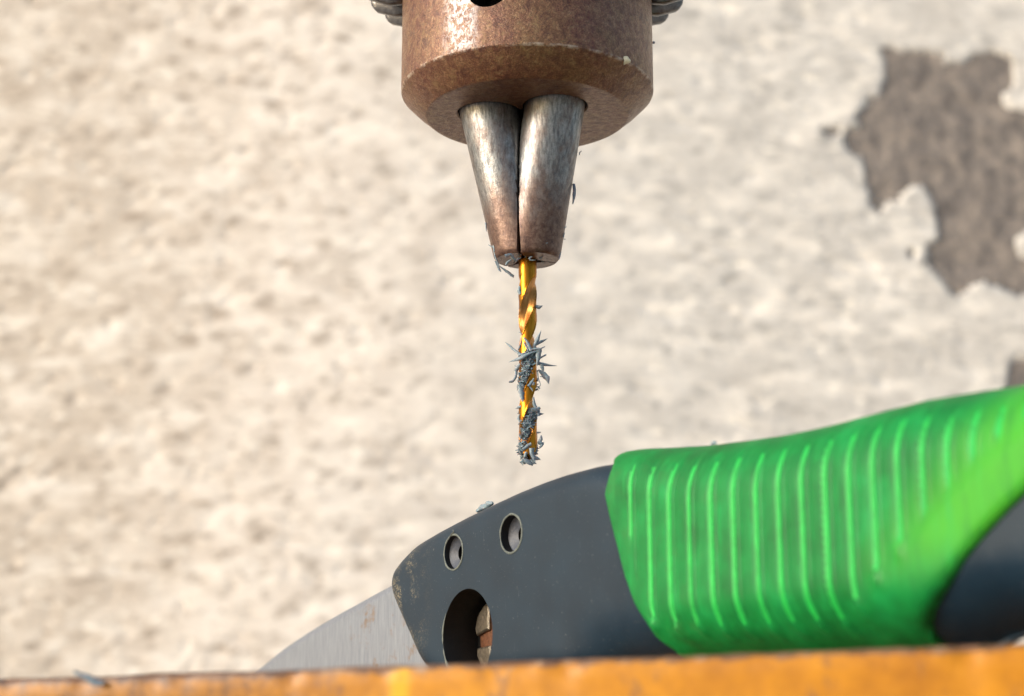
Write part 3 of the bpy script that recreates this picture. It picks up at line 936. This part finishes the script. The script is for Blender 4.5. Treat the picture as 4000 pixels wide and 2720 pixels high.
for _ in range(46):                       # crumbs round the nose of the jaws
    a = rnd.uniform(0, 2 * math.pi); r = rnd.uniform(1.7, 4.6)
    add_crumb(Vector((r * math.cos(a), r * math.sin(a), Z_NOSE + rnd.uniform(-.15, .25))), .3)
sw = mk("fine_swarf", V, F, M_CHIP, None, (0, 0, Z_TIP), recalc=True, flat=True)
tag(sw, "fine crumpled blue grey swarf packed in the flutes of the bit", "swarf", kind="stuff")

# ------------------------------------------------------------------ table with orange edge
TD = (RR - RL).normalized()
TN = Vector((-TD.y, TD.x, 0)).normalized()          # horizontally away from the camera
if TN.y < 0: TN = -TN
TU = TD.cross(TN).normalized()
if TU.z < 0: TU = -TU
ctr = rim_pt(2000, 2584, (YD0 + YD1) / 2)
tbl = empty("drill_table", (0, 0, 0))
tbl["_o"] = [ctr.x, ctr.y, ctr.z]
tbl.location = (ctr.x * S, ctr.y * S, (ctr.z + LIFT) * S)
tag(tbl, "orange painted steel work table edge with chipped paint across the bottom", "work table")
def top_wave(u):
    return .16 * noise.noise(Vector((u * .09, 3.1, 0))) + .09 * noise.noise(Vector((u * .5, 7.7, 0)))
nu = 420
us = np.linspace(-170, 170, nu)
prof = [(150, -.2), (30, 0), (6, 0), (1.1, 0), (.55, -.06), (.2, -.28), (0, -.75), (0, -2.2), (0, -6), (.1, -14), (.1, -22), (6, -22), (150, -22)]
V, F = [], []
for u in us:
    for q, (bk, dn) in enumerate(prof):
        wv = top_wave(u) if q < 7 else 0
        chip = 0
        if q in (4, 5, 6): chip = max(0, noise.noise(Vector((u * .35, 1.3, q * .1))) - .18) * .9
        p = ctr + TD * u + TN * (bk + chip) + TU * (dn + wv - chip * .6)
        V.append(p)
n = len(prof)
for i in range(nu - 1):
    for k in range(n):
        k2 = (k + 1) % n
        F.append((i * n + k, (i + 1) * n + k, (i + 1) * n + k2, i * n + k2))
F.append([k for k in range(n)]); F.append([(nu - 1) * n + k for k in range(n)])
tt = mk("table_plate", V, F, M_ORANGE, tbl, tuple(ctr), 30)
# column carrying the table
V, F = lathe([(0, 0), (26, 0), (26, LIFT * 1.0 - 120), (0, LIFT - 120)], 48)
mk("column", [(v[0] + 10, v[1] + 20, v[2] - LIFT + 1) for v in V], F, M_GEAR, tbl, (10, 20, -LIFT))
o = shaving(Z0, [(288, 2624), (335, 2645), (372, 2664), (404, 2670)], [8, 20, 26, 14], [0], "dark blue shaving lying on the orange table edge at left", None, None, 1.0)
# move it from the bit's depth to the rim's depth
me = o.data
k_ = (YD0 - 3.0) / (0 - CAM.y)
orig = Vector(o["_w"]); new_o = CAM + (orig - CAM) * k_
for v in me.vertices: v.co = v.co * k_
o.location = (new_o.x * S, new_o.y * S, (new_o.z + LIFT) * S)
del o["_w"]

# ------------------------------------------------------------------ knife: frame of reference
PSI = R_(56)
KD = Vector((math.cos(PSI), -math.sin(PSI), 0))       # towards the handle's tail, nearer the camera
KN = Vector((-math.sin(PSI), -math.cos(PSI), 0))      # out of the face that is seen
K0 = Vector((0, 0, 0))
def kpt(px, py, w):
    p = hit(px, py, K0 + KN * w, KN)
    return ((p - K0).dot(KD), p.z)
def kworld(s, z, w): return K0 + KD * s + KN * w + Vector((0, 0, z))
def table_z(s):
    p = kworld(s, 0, 0)
    return ctr.z + ((p - ctr).dot(Vector((TD.x, TD.y, 0)))) * TD.z / max(1e-6, math.hypot(TD.x, TD.y)) ** 2
knife_o = kworld(25, table_z(25), 0)
knife = empty("utility_knife", (0, 0, 0))
# knife frame: the empty is turned so that its x runs along the handle
knife.location = (knife_o.x * S, knife_o.y * S, (knife_o.z + LIFT) * S)
knife.rotation_euler = (0, 0, -PSI)
tag(knife, "dark grey knife with ribbed green grip lying on its side behind the orange edge", "knife")
def kmk(name, V, F, mats, parent=None, angle=35, mat_idx=None, recalc=True, flat=False):
    """V as (s, w, z): along the handle, out of the seen face, up. Local frame of the empty."""
    me = bpy.data.meshes.new(name)
    zo = knife_o.z; so = 25.0
    me.from_pydata([((s - so) * S, -w * S, (z - zo) * S) for s, w, z in V], [], F)
    for m in (mats if isinstance(mats, (list, tuple)) else [mats]): me.materials.append(m)
    if mat_idx is not None: me.polygons.foreach_set("material_index", mat_idx)
    if recalc:
        bm = bmesh.new(); bm.from_mesh(me); bmesh.ops.recalc_face_normals(bm, faces=bm.faces[:]); bm.to_mesh(me); bm.free()
    if not flat: smooth_mesh(me, angle)
    me.update()
    o = bpy.data.objects.new(name, me); scene.collection.objects.link(o)
    o.parent = parent or knife
    return o

def resample(P, step):
    P = np.array(P, float); Q = np.vstack([P, P[:1]])
    d = np.r_[0, np.cumsum(np.hypot(*np.diff(Q, axis=0).T))]
    n = int(d[-1] / step)
    t = np.linspace(0, d[-1], n, endpoint=False)
    return np.c_[np.interp(t, d, Q[:, 0]), np.interp(t, d, Q[:, 1])]
def smooth_loop(P, it):
    for _ in range(it):
        P = (np.roll(P, 1, 0) + 2 * P + np.roll(P, -1, 0)) / 4
    return P
def seg_dist(X, Z, poly, closed=True):
    best = np.full(X.shape, 1e9)
    n = len(poly)
    for i in range(n if closed else n - 1):
        a = poly[i]; b_ = poly[(i + 1) % n]
        d = b_ - a; L2 = max((d ** 2).sum(), 1e-12)
        t = np.clip(((X - a[0]) * d[0] + (Z - a[1]) * d[1]) / L2, 0, 1)
        best = np.minimum(best, np.hypot(X - a[0] - t * d[0], Z - a[1] - t * d[1]))
    return best

def plate(outline, wfun, sx, sz, rings, holes=()):
    """CDT sheet inside outline; returns points, triangles and boundary indices"""
    pts = [tuple(p) for p in outline]
    n0 = len(pts)
    loops = [list(range(n0))]
    for (hs, hz_, hr) in holes:
        b0 = len(pts)
        for k in range(56):
            a = 2 * math.pi * k / 56
            pts.append((hs + hr * math.cos(a), hz_ + hr * math.sin(a)))
        loops.append(list(range(b0, b0 + 56)))
    X, Z = np.meshgrid(np.arange(outline[:, 0].min(), outline[:, 0].max(), sx), np.arange(outline[:, 1].min(), outline[:, 1].max(), sz))
    X = X.ravel(); Z = Z.ravel()
    ins = in_poly(X, Z, outline); X, Z = X[ins], Z[ins]
    D = seg_dist(X, Z, outline)
    keep = D > rings[-1] + .4 * min(sx, sz)
    for (hs, hz_, hr) in holes: keep &= np.hypot(X - hs, Z - hz_) > hr + .35
    inner = list(zip(X[keep], Z[keep]))
    nrm = np.roll(outline, -1, 0) - np.roll(outline, 1, 0)
    nrm = np.c_[-nrm[:, 1], nrm[:, 0]]; nrm /= np.hypot(*nrm.T)[:, None] + 1e-9
    area = (outline[:, 0] * np.roll(outline[:, 1], -1) - np.roll(outline[:, 0], -1) * outline[:, 1]).sum()
    if area < 0: nrm = -nrm
    for e in rings:
        R = outline + nrm * e
        d = seg_dist(R[:, 0], R[:, 1], outline)
        ok = (d > e * .93) & in_poly(R[:, 0], R[:, 1], outline)
        for (hs, hz_, hr) in holes: ok &= np.hypot(R[:, 0] - hs, R[:, 1] - hz_) > hr + .35
        inner += [tuple(r) for r in R[ok]]
    pts += inner
    ov, oe, of, a_, b_, c_ = delaunay_2d_cdt([Vector(p) for p in pts], [], loops[:1], 1, 1e-5)
    ov = np.array([(v.x, v.y) for v in ov])
    T = np.array([tuple(f) for f in of])
    C = ov[T].mean(1)
    ok = in_poly(C[:, 0], C[:, 1], outline)
    for h in holes: ok &= np.hypot(C[:, 0] - h[0], C[:, 1] - h[1]) > h[2]
    tris = [tuple(int(i) for i in t) for t in T[ok]]
    return ov, tris

def solid(ov, tris, wf, wb):
    """front sheet at wf, back sheet at -wb, joined round the free edges"""
    n = len(ov)
    V = [(p[0], wf[i], p[1]) for i, p in enumerate(ov)] + [(p[0], -wb[i], p[1]) for i, p in enumerate(ov)]
    F = [t for t in tris] + [tuple(n + i for i in reversed(t)) for t in tris]
    from collections import Counter
    C = Counter()
    for t in tris:
        for i in range(3):
            C[tuple(sorted((t[i], t[(i + 1) % 3])))] += 1
    edges = [(t[i], t[(i + 1) % 3]) for t in tris for i in range(3) if C[tuple(sorted((t[i], t[(i + 1) % 3])))] == 1]
    return V, F, edges, n

# --- handle body
T_HEAD = 8.0
head_px = [(1690, 2640), (1664, 2618), (1640, 2585), (1600, 2490), (1562, 2405), (1535, 2340), (1525, 2295), (1530, 2240), (1545, 2205), (1575, 2170), (1620, 2140), (1700, 2092),
           (1800, 2038), (1900, 1988), (2000, 1941), (2100, 1900), (2200, 1865), (2300, 1838), (2400, 1812)]
head = [kpt(x, y - (17 * min(1, max(0, (2400 - x) / 250.0)) if x > 1580 and y < 2200 else 0), T_HEAD - 1.3 - (0 if x < 2150 else (x - 2150) / 250.0 * 2.2)) for x, y in head_px]
top_px = [(2493, 1772), (2763, 1752), (3072, 1710), (3381, 1636), (3612, 1575), (3844, 1536), (4000, 1513)]
topg = [kpt(x, y, 3.5) for x, y in top_px]
s_end = topg[-1][0]
tail_top = [(s_end + 14, topg[-1][1] + 1.5), (s_end + 30, topg[-1][1] + 1.0), (s_end + 40, topg[-1][1] - 4), (s_end + 44, topg[-1][1] - 12)]
bx = [kpt(x, y, 3.0) for x, y in [(4000, 2458), (3930, 2478), (3870, 2515), (3820, 2540)]]
s_b = bx[-1][0]
tail_bot = [(s_end + 42, bx[0][1] + 6), (s_end + 32, bx[0][1] + 1.5), (s_end + 15, bx[0][1] + .5)] + bx
bot = [(s, table_z(s) + .15) for s in np.linspace(s_b - 6, head[0][0] + 4, 14)]
# the body under the grip lies one millimetre inside the green
outline_b = head + [(p[0], p[1] - 1.3) for p in topg] + tail_top + tail_bot + bot
outline_b = smooth_loop(resample(outline_b, .9), 3)
H1 = kpt(1997, 2085, T_HEAD) + (2.95,)
H2 = kpt(1772, 2158, T_HEAD) + (2.80,)
H3 = kpt(1825, 2482, T_HEAD) + (7.3,)
H3 = (H3[0], H3[1], 7.3)
GS0 = kpt(2420, 2000, T_HEAD)[0]
def T_at(s):  return T_HEAD + 1.4 * np.clip((s - GS0) / 18.0, 0, 1)
def r_at(s):  return 3.4 + 4.8 * np.clip((s - GS0 + 8) / 22.0, 0, 1) ** 1.0
def scoop(s, z):
    a = np.clip((s - (GS0 - 16)) / 15.0, 0, 1); a = a * a * (3 - 2 * a)
    h = z - (table_z(0) + (table_z(10) - table_z(0)) / 10.0 * s)
    return 4.8 * a * np.clip((9.5 - h) / 9.5, 0, 1) ** 2
def w_body(s, d):
    T, r = T_at(s), r_at(s)
    q = np.clip(d, 0, None); q = np.minimum(q, r)
    return T - r + np.sqrt(np.maximum(r * r - (r - q) ** 2, 0))
rr_ = [.04, .18, .45, .85, 1.4, 2.1, 3.0, 4.2, 5.8]
ov, tris = plate(outline_b, None, 1.6, 1.6, rr_, [H1, H2, H3])
D = seg_dist(ov[:, 0], ov[:, 1], outline_b)
W = np.maximum(w_body(ov[:, 0], D) - scoop(ov[:, 0], ov[:, 1]), .6)
V, F, edges, n = solid(ov, tris, W, W)
# wall off the free edges: outline is bridged front to back, hole loops get real bores
mi = [0] * len(F)
def hole_of(p):
    for k, h in enumerate((H1, H2, H3)):
        if abs(math.hypot(p[0] - h[0], p[1] - h[1]) - h[2]) < .02: return k
    return None
for a, b_ in edges:
    ha, hb = hole_of(ov[a]), hole_of(ov[b_])
    if ha is not None and ha == hb: continue
    F.append((a, b_, n + b_, n + a)); mi.append(0)
# bores are cut in the front only; the back sheet is closed again over the holes
for h in (H1, H2, H3):
    ring_f = sorted([i for i in range(n) if abs(math.hypot(ov[i][0] - h[0], ov[i][1] - h[1]) - h[2]) < .02], key=lambda i: math.atan2(ov[i][1] - h[1], ov[i][0] - h[0]))
    F.append([n + i for i in ring_f]); mi.append(0)
    w0 = T_HEAD
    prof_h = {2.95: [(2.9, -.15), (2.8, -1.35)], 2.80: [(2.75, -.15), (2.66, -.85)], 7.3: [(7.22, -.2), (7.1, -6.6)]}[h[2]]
    prev = ring_f
    for (r, dz) in prof_h:
        cur = []
        for i in ring_f:
            a = math.atan2(ov[i][1] - h[1], ov[i][0] - h[0])
            V.append((h[0] + r * math.cos(a), w0 + dz, h[1] + r * math.sin(a))); cur.append(len(V) - 1)
        for k in range(len(cur)):
            k2 = (k + 1) % len(cur)
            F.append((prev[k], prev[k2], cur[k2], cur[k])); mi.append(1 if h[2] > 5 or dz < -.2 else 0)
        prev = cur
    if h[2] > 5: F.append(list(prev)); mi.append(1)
    else:
        # pale countersink cone, then a dark pilot bore
        for (r, dz, m_) in ([(1.3, prof_h[-1][1] - .85, 2), (1.25, -6.5, 1)]):
            cur = []
            for i in ring_f:
                a = math.atan2(ov[i][1] - h[1], ov[i][0] - h[0])
                V.append((h[0] + r * math.cos(a), w0 + dz, h[1] + r * math.sin(a))); cur.append(len(V) - 1)
            for k in range(len(cur)):
                k2 = (k + 1) % len(cur)
                F.append((prev[k], prev[k2], cur[k2], cur[k])); mi.append(m_)
            prev = cur
        F.append(list(prev)); mi.append(1)
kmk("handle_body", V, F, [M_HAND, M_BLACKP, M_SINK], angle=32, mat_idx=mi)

# pale burrs round the hole mouths
def burr(h, rad, thick, seed, a0=0.0, a1=2 * math.pi, lobe=.35):
    V, F = [], []
    n, m = 90, 7
    full = abs(a1 - a0 - 2 * math.pi) < 1e-6
    for i in range(n):
        a = a0 + (a1 - a0) * i / (n if full else n - 1)
        q = noise.noise(Vector((math.cos(a) * 2.2, math.sin(a) * 2.2, seed)))
        q2 = noise.noise(Vector((math.cos(a) * 7, math.sin(a) * 7, seed + 9)))
        end = 1.0 if full else min(1, 4 * min(i, n - 1 - i) / n + .15)
        t = thick * (1 + lobe * 1.6 * q + lobe * q2) * end
        rr = rad + thick * .3 * q
        for k in range(m):
            b_ = 2 * math.pi * k / m
            V.append((h[0] + (rr + t * math.cos(b_)) * math.cos(a), T_HEAD + .05 + t * .55 * math.sin(b_), h[1] + (rr + t * math.cos(b_)) * math.sin(a)))
    for i in range(n if full else n - 1):
        j = (i + 1) % n
        for k in range(m):
            k2 = (k + 1) % m
            F.append((i * m + k, j * m + k, j * m + k2, i * m + k2))
    if not full:
        F.append(list(range(m))); F.append([(n - 1) * m + k for k in range(m)])
    return kmk("hole_burr", V, F, M_BURR, angle=70)
burr(H1, 2.98, .17, 1.0); burr(H2, 2.84, .17, 5.0); burr(H3, 7.34, .20, 9.0, R_(150), R_(250), .9)
# curl standing off the left hole's burr
P = [kworld(*kpt(x, y, T_HEAD + .2), T_HEAD + .2) for x, y in [(1752, 2108), (1762, 2090), (1772, 2078), (1768, 2070)]]
Vw, Fw = flake_mesh(P, [.18, .26, .2, .1], 55, .2, .1)
inv = lambda p: ((p - K0).dot(KD), (p - K0).dot(KN), p.z)
# (kept as a part of the handle: it is a burr still attached)
kmk("curled_burr", [inv(v) for v in Vw], Fw, M_BURR, angle=60)

# pivot screw at the bottom of the big bore
V, F = [], []
w_s = T_HEAD - 6.5
prof_s = [(0, .9), (2.2, .9), (4.6, .75), (5.7, .35), (6.1, -.2), (6.1, -.6)]
ns = 72
for i in range(ns):
    a = 2 * math.pi * i / ns
    for r, dz in prof_s: V.append((H3[0] + r * math.cos(a), w_s + dz, H3[1] + r * math.sin(a)))
m = len(prof_s)
for i in range(ns):
    j = (i + 1) % ns
    for k in range(m - 1): F.append((i * m + k, j * m + k, j * m + k + 1, i * m + k + 1))
scr = kmk("pivot_screw", V, F, M_RUST, angle=30, recalc=True)
scr["label"] = "rusty cross-head screw inside the large hole"
# raised steel flanks between the cross slots, worn bright on the edges
for q in range(4):
    V, F = [], []
    a0 = R_(45 + 90 * q + 8)
    pr = [(-.0, 1.35, .95), (1.7, 1.35, .95)]
    A = []
    for (rx, ry) in [(1.3, 1.3), (5.3, 1.0), (5.6, 2.0), (4.6, 3.9), (3.9, 4.6), (2.0, 5.6), (1.0, 5.3)]:
        x = rx * math.cos(a0 - R_(45)) - ry * math.sin(a0 - R_(45)); y = rx * math.sin(a0 - R_(45)) + ry * math.cos(a0 - R_(45))
        A.append((H3[0] + x, H3[1] + y, math.hypot(rx, ry)))
    nA = len(A)
    for lvl in (0, 1, 2):
        for (x, y, r) in A:
            cx_ = sum(a[0] for a in A) / nA; cy_ = sum(a[1] for a in A) / nA
            f = 1 if lvl < 2 else .88
            z_ = w_s + (.2, 1.35, 1.6)[lvl] - (.05 * (r - 2))
            V.append((cx_ + (x - cx_) * f, z_, cy_ + (y - cy_) * f))
    for lvl in (0, 1):
        for k in range(nA):
            k2 = (k + 1) % nA
            F.append((lvl * nA + k, lvl * nA + k2, (lvl + 1) * nA + k2, (lvl + 1) * nA + k))
    F.append([2 * nA + k for k in range(nA)])
    kmk("screw_flank", V, F, M_SCREW, parent=scr, angle=25)

# --- blade
bl_px = [(985, 2642), (1010, 2620), (1055, 2582), (1100, 2546), (1150, 2510), (1200, 2477), (1250, 2446), (1300, 2417), (1350, 2388), (1400, 2361), (1450, 2333), (1500, 2306), (1560, 2275), (1650, 2230), (1800, 2170)]
bl = [kpt(x, y, 0) for x, y in bl_px]
bl = bl + [(bl[-1][0], table_z(bl[-1][0]) + 2.5), (bl[0][0] - 1.0, table_z(bl[0][0]) + .6)]
ob = smooth_loop(resample(bl, .7), 1)
ov, tris = plate(ob, None, 2.5, 2.5, [.05, .5, 1.3])
D = seg_dist(ov[:, 0], ov[:, 1], ob)
W = .12 + .5 * np.clip(D / .9, 0, 1)
V, F, edges, n = solid(ov, tris, W, W)
for a, b_ in edges: F.append((a, b_, n + b_, n + a))
BLX = kpt(1500, 2400, 0)[0] - 25.0
M_BLADE = mat_blade()
kmk("blade", V, F, M_BLADE, angle=14)

# --- green grip
ya, yb = kpt(3612, 2440, T_HEAD), kpt(4000, 1917, T_HEAD)
YK = (yb[0] - ya[0]) / (yb[1] - ya[1])
YU = ya[0] - 25.0 - YK * (ya[1] - knife_o.z)
M_GREEN = mat_green()
M_RIB = mat_simple("bright green groove plastic", (.003, .36, .05), .6, 0, .02, .4, .35)
def gp(x, y, w=T_HEAD + 1.0): return kpt(x, y, w)
g_left = [kpt(2450, 1784, 4.0), kpt(2421, 1808, 5.5), kpt(2385, 1845, 7.4)] + [gp(x, y, T_HEAD + .6) for x, y in [(2362, 1890), (2355, 1932), (2369, 2002), (2398, 2118), (2437, 2256), (2476, 2357)]] + [gp(2530, 2434, T_HEAD), gp(2588, 2496, T_HEAD - 1.6), gp(2655, 2546, T_HEAD - 3.2)]
g_top = [kpt(x, y, 4.5) for x, y in [(4000, 1497), (3844, 1520), (3612, 1558), (3381, 1619), (3226, 1660), (3072, 1693), (2918, 1717), (2763, 1735), (2620, 1748)]] + [kpt(2540, 1754, 4.2), kpt(2520, 1758, 3.8), kpt(2482, 1767, 3.7)]
g_right = [gp(3604, 2480, T_HEAD - 2.0), gp(3608, 2430, T_HEAD - .6), gp(3632, 2357, T_HEAD + 1.2)] + [gp(x, y, T_HEAD + 2.2) for x, y in [(3682, 2280), (3744, 2195), (3821, 2102), (3906, 2009), (4000, 1917)]]
e = g_right[-1]
g_right += [(e[0] + 10, e[1] + 7.5), (e[0] + 20, e[1] + 12), (s_end + 36, topg[-1][1] - 3.5)]
g_bot = [(s, table_z(s) + .1) for s in np.linspace(g_left[-1][0] + 3, g_right[0][0] - 1.0, 12)]
g_tt = [(s_end + 30, g_top[0][1] + 1.4), (s_end + 14, g_top[0][1] + 2.0)]
og = g_left + g_bot + g_right + g_tt + g_top
og = smooth_loop(resample(og, .6), 3)
# free boundary (edges lying on the body) versus wrap-around boundary (top, bottom)
ov, tris = plate(og, None, .25, 1.0, [.03, .12, .3, .55, .9, 1.4, 2.0])
g_left_a = np.array(g_left); g_right_a = np.array(g_right)
line_top = np.array(g_top[::-1] + g_tt[::-1]); line_bot = np.array(g_bot)
Dtop = seg_dist(ov[:, 0], ov[:, 1], line_top, False)
Dbot = seg_dist(ov[:, 0], ov[:, 1], line_bot, False)
ext_top = np.vstack([[g_left[1]], [g_left[0]], line_top])
Dwrap = np.minimum(seg_dist(ov[:, 0], ov[:, 1], ext_top, False), Dbot)
Dfree = np.minimum(seg_dist(ov[:, 0], ov[:, 1], g_left_a, False), seg_dist(ov[:, 0], ov[:, 1], g_right_a, False))
s, z = ov[:, 0], ov[:, 1]
base_w = w_body(s, Dwrap + .1) + .95 - scoop(s, z)
fil = np.clip(Dfree / 1.5, 0, 1)
base_w -= 1.25 * (1 - np.sqrt(np.clip(1 - (1 - fil) ** 2, 0, 1)))
# grooves
s_a = kpt(2462, 2000, T_HEAD + 1)[0]; s_b2 = kpt(3340, 2100, T_HEAD + 2)[0]
PG = (s_b2 - s_a) / 10.0
zt = np.interp(s, [p[0] for p in g_top[::-1]], [p[1] for p in g_top[::-1]])
diag = [kpt(x, y, T_HEAD + 2) for x, y in [(3300, 2440), (3342, 2360), (3460, 2220), (3560, 2100), (3640, 2000), (3745, 1878), (3860, 1770), (3960, 1690), (4000, 1650)]]
low_px = [kpt(x, y, T_HEAD + 1) for x, y in [(2440, 2120), (2475, 2120), (2520, 2420), (2580, 2452), (2800, 2460), (3000, 2452), (3300, 2420)]]
lowline = low_px[:-1] + diag
zl_ = np.interp(s, [p[0] for p in lowline], [p[1] for p in lowline])
rib_px, xx = [], 2455.0
while xx < 4080:
    rib_px.append(xx); xx += 82 + (xx - 2455) * .0145
rib_s = np.array([kpt(x, 2000 - (x - 2455) * .12, T_HEAD + 1.5)[0] for x in rib_px])
k_near = np.abs(s[:, None] - rib_s[None, :]).argmin(1); dx = s - rib_s[k_near]
on = k_near >= 0
gv = np.exp(-(dx / .42) ** 2)
upm = np.clip((zt - 1.9 - z) / 2.2, 0, 1); dnm = np.clip((z - zl_) / 1.2, 0, 1)
gsh = np.where(on, gv * upm * dnm, 0)
base_w -= .26 * gsh
gs2 = np.where(on, np.exp(-((dx - 1.35) / .26) ** 2) * upm * dnm, 0)
base_w -= .16 * gs2
# dimples closing the lower ends of the grooves
zd = np.interp(rib_s[k_near], [p[0] for p in lowline], [p[1] for p in lowline]) - .2
dim = np.exp(-(dx / .8) ** 2 - ((z - zd) / .8) ** 2)
base_w += np.where(on & (k_near >= 1) & (k_near <= 12), .75 * dim, 0)
# the ribbed field is sunk a little below the smooth border on the right
base_w += .35 * np.clip((zl_ - z) / 1.5, 0, 1) * (s > diag[1][0])
W = np.maximum(base_w, .5)
V, F, edges, n = solid(ov, tris, W, W)
for a, b_ in edges: F.append((a, b_, n + b_, n + a))
zk = zt - .5
gmi = []
for f in F:
    q = [i % n for i in f]
    gmi.append(1 if sum(gsh[i] for i in q) / len(q) > .42 else 0)
grip = kmk("grip", V, F, [M_GREEN, M_RIB], angle=50, mat_idx=gmi)
grip["label"] = "translucent green ribbed grip"

# swarf lump lying on the knife's back
P = [kworld(*kpt(x, y, T_HEAD - 4), T_HEAD - 4) for x, y in [(1862, 1998), (1885, 1985), (1905, 1974), (1926, 1965)]]
V, F = flake_mesh(P, [.5, 1.1, 1.2, .4], 71, .5, .3, .12)
o = mk("plastic_shaving", V, F, M_CHIP, None, tuple(P[0]), 60)
tag(o, "blue grey crumb of swarf lying on top of the dark knife handle", "shaving", "plastic shavings dropped on the knife")
P = [kworld(*kpt(x, y, T_HEAD - 1), T_HEAD - 1) for x, y in [(2778, 1738), (2788, 1728), (2798, 1734)]]
V, F = flake_mesh(P, [.3, .6, .3], 72, .5, .2, .12)
o = mk("plastic_shaving", V, F, M_CHIP, None, tuple(P[0]), 60)
tag(o, "tiny crumb of swarf on top of the green grip", "shaving", "plastic shavings dropped on the knife")

for o in scene.objects:
    for k in ("_w", "_o"):
        if k in o: del o[k]
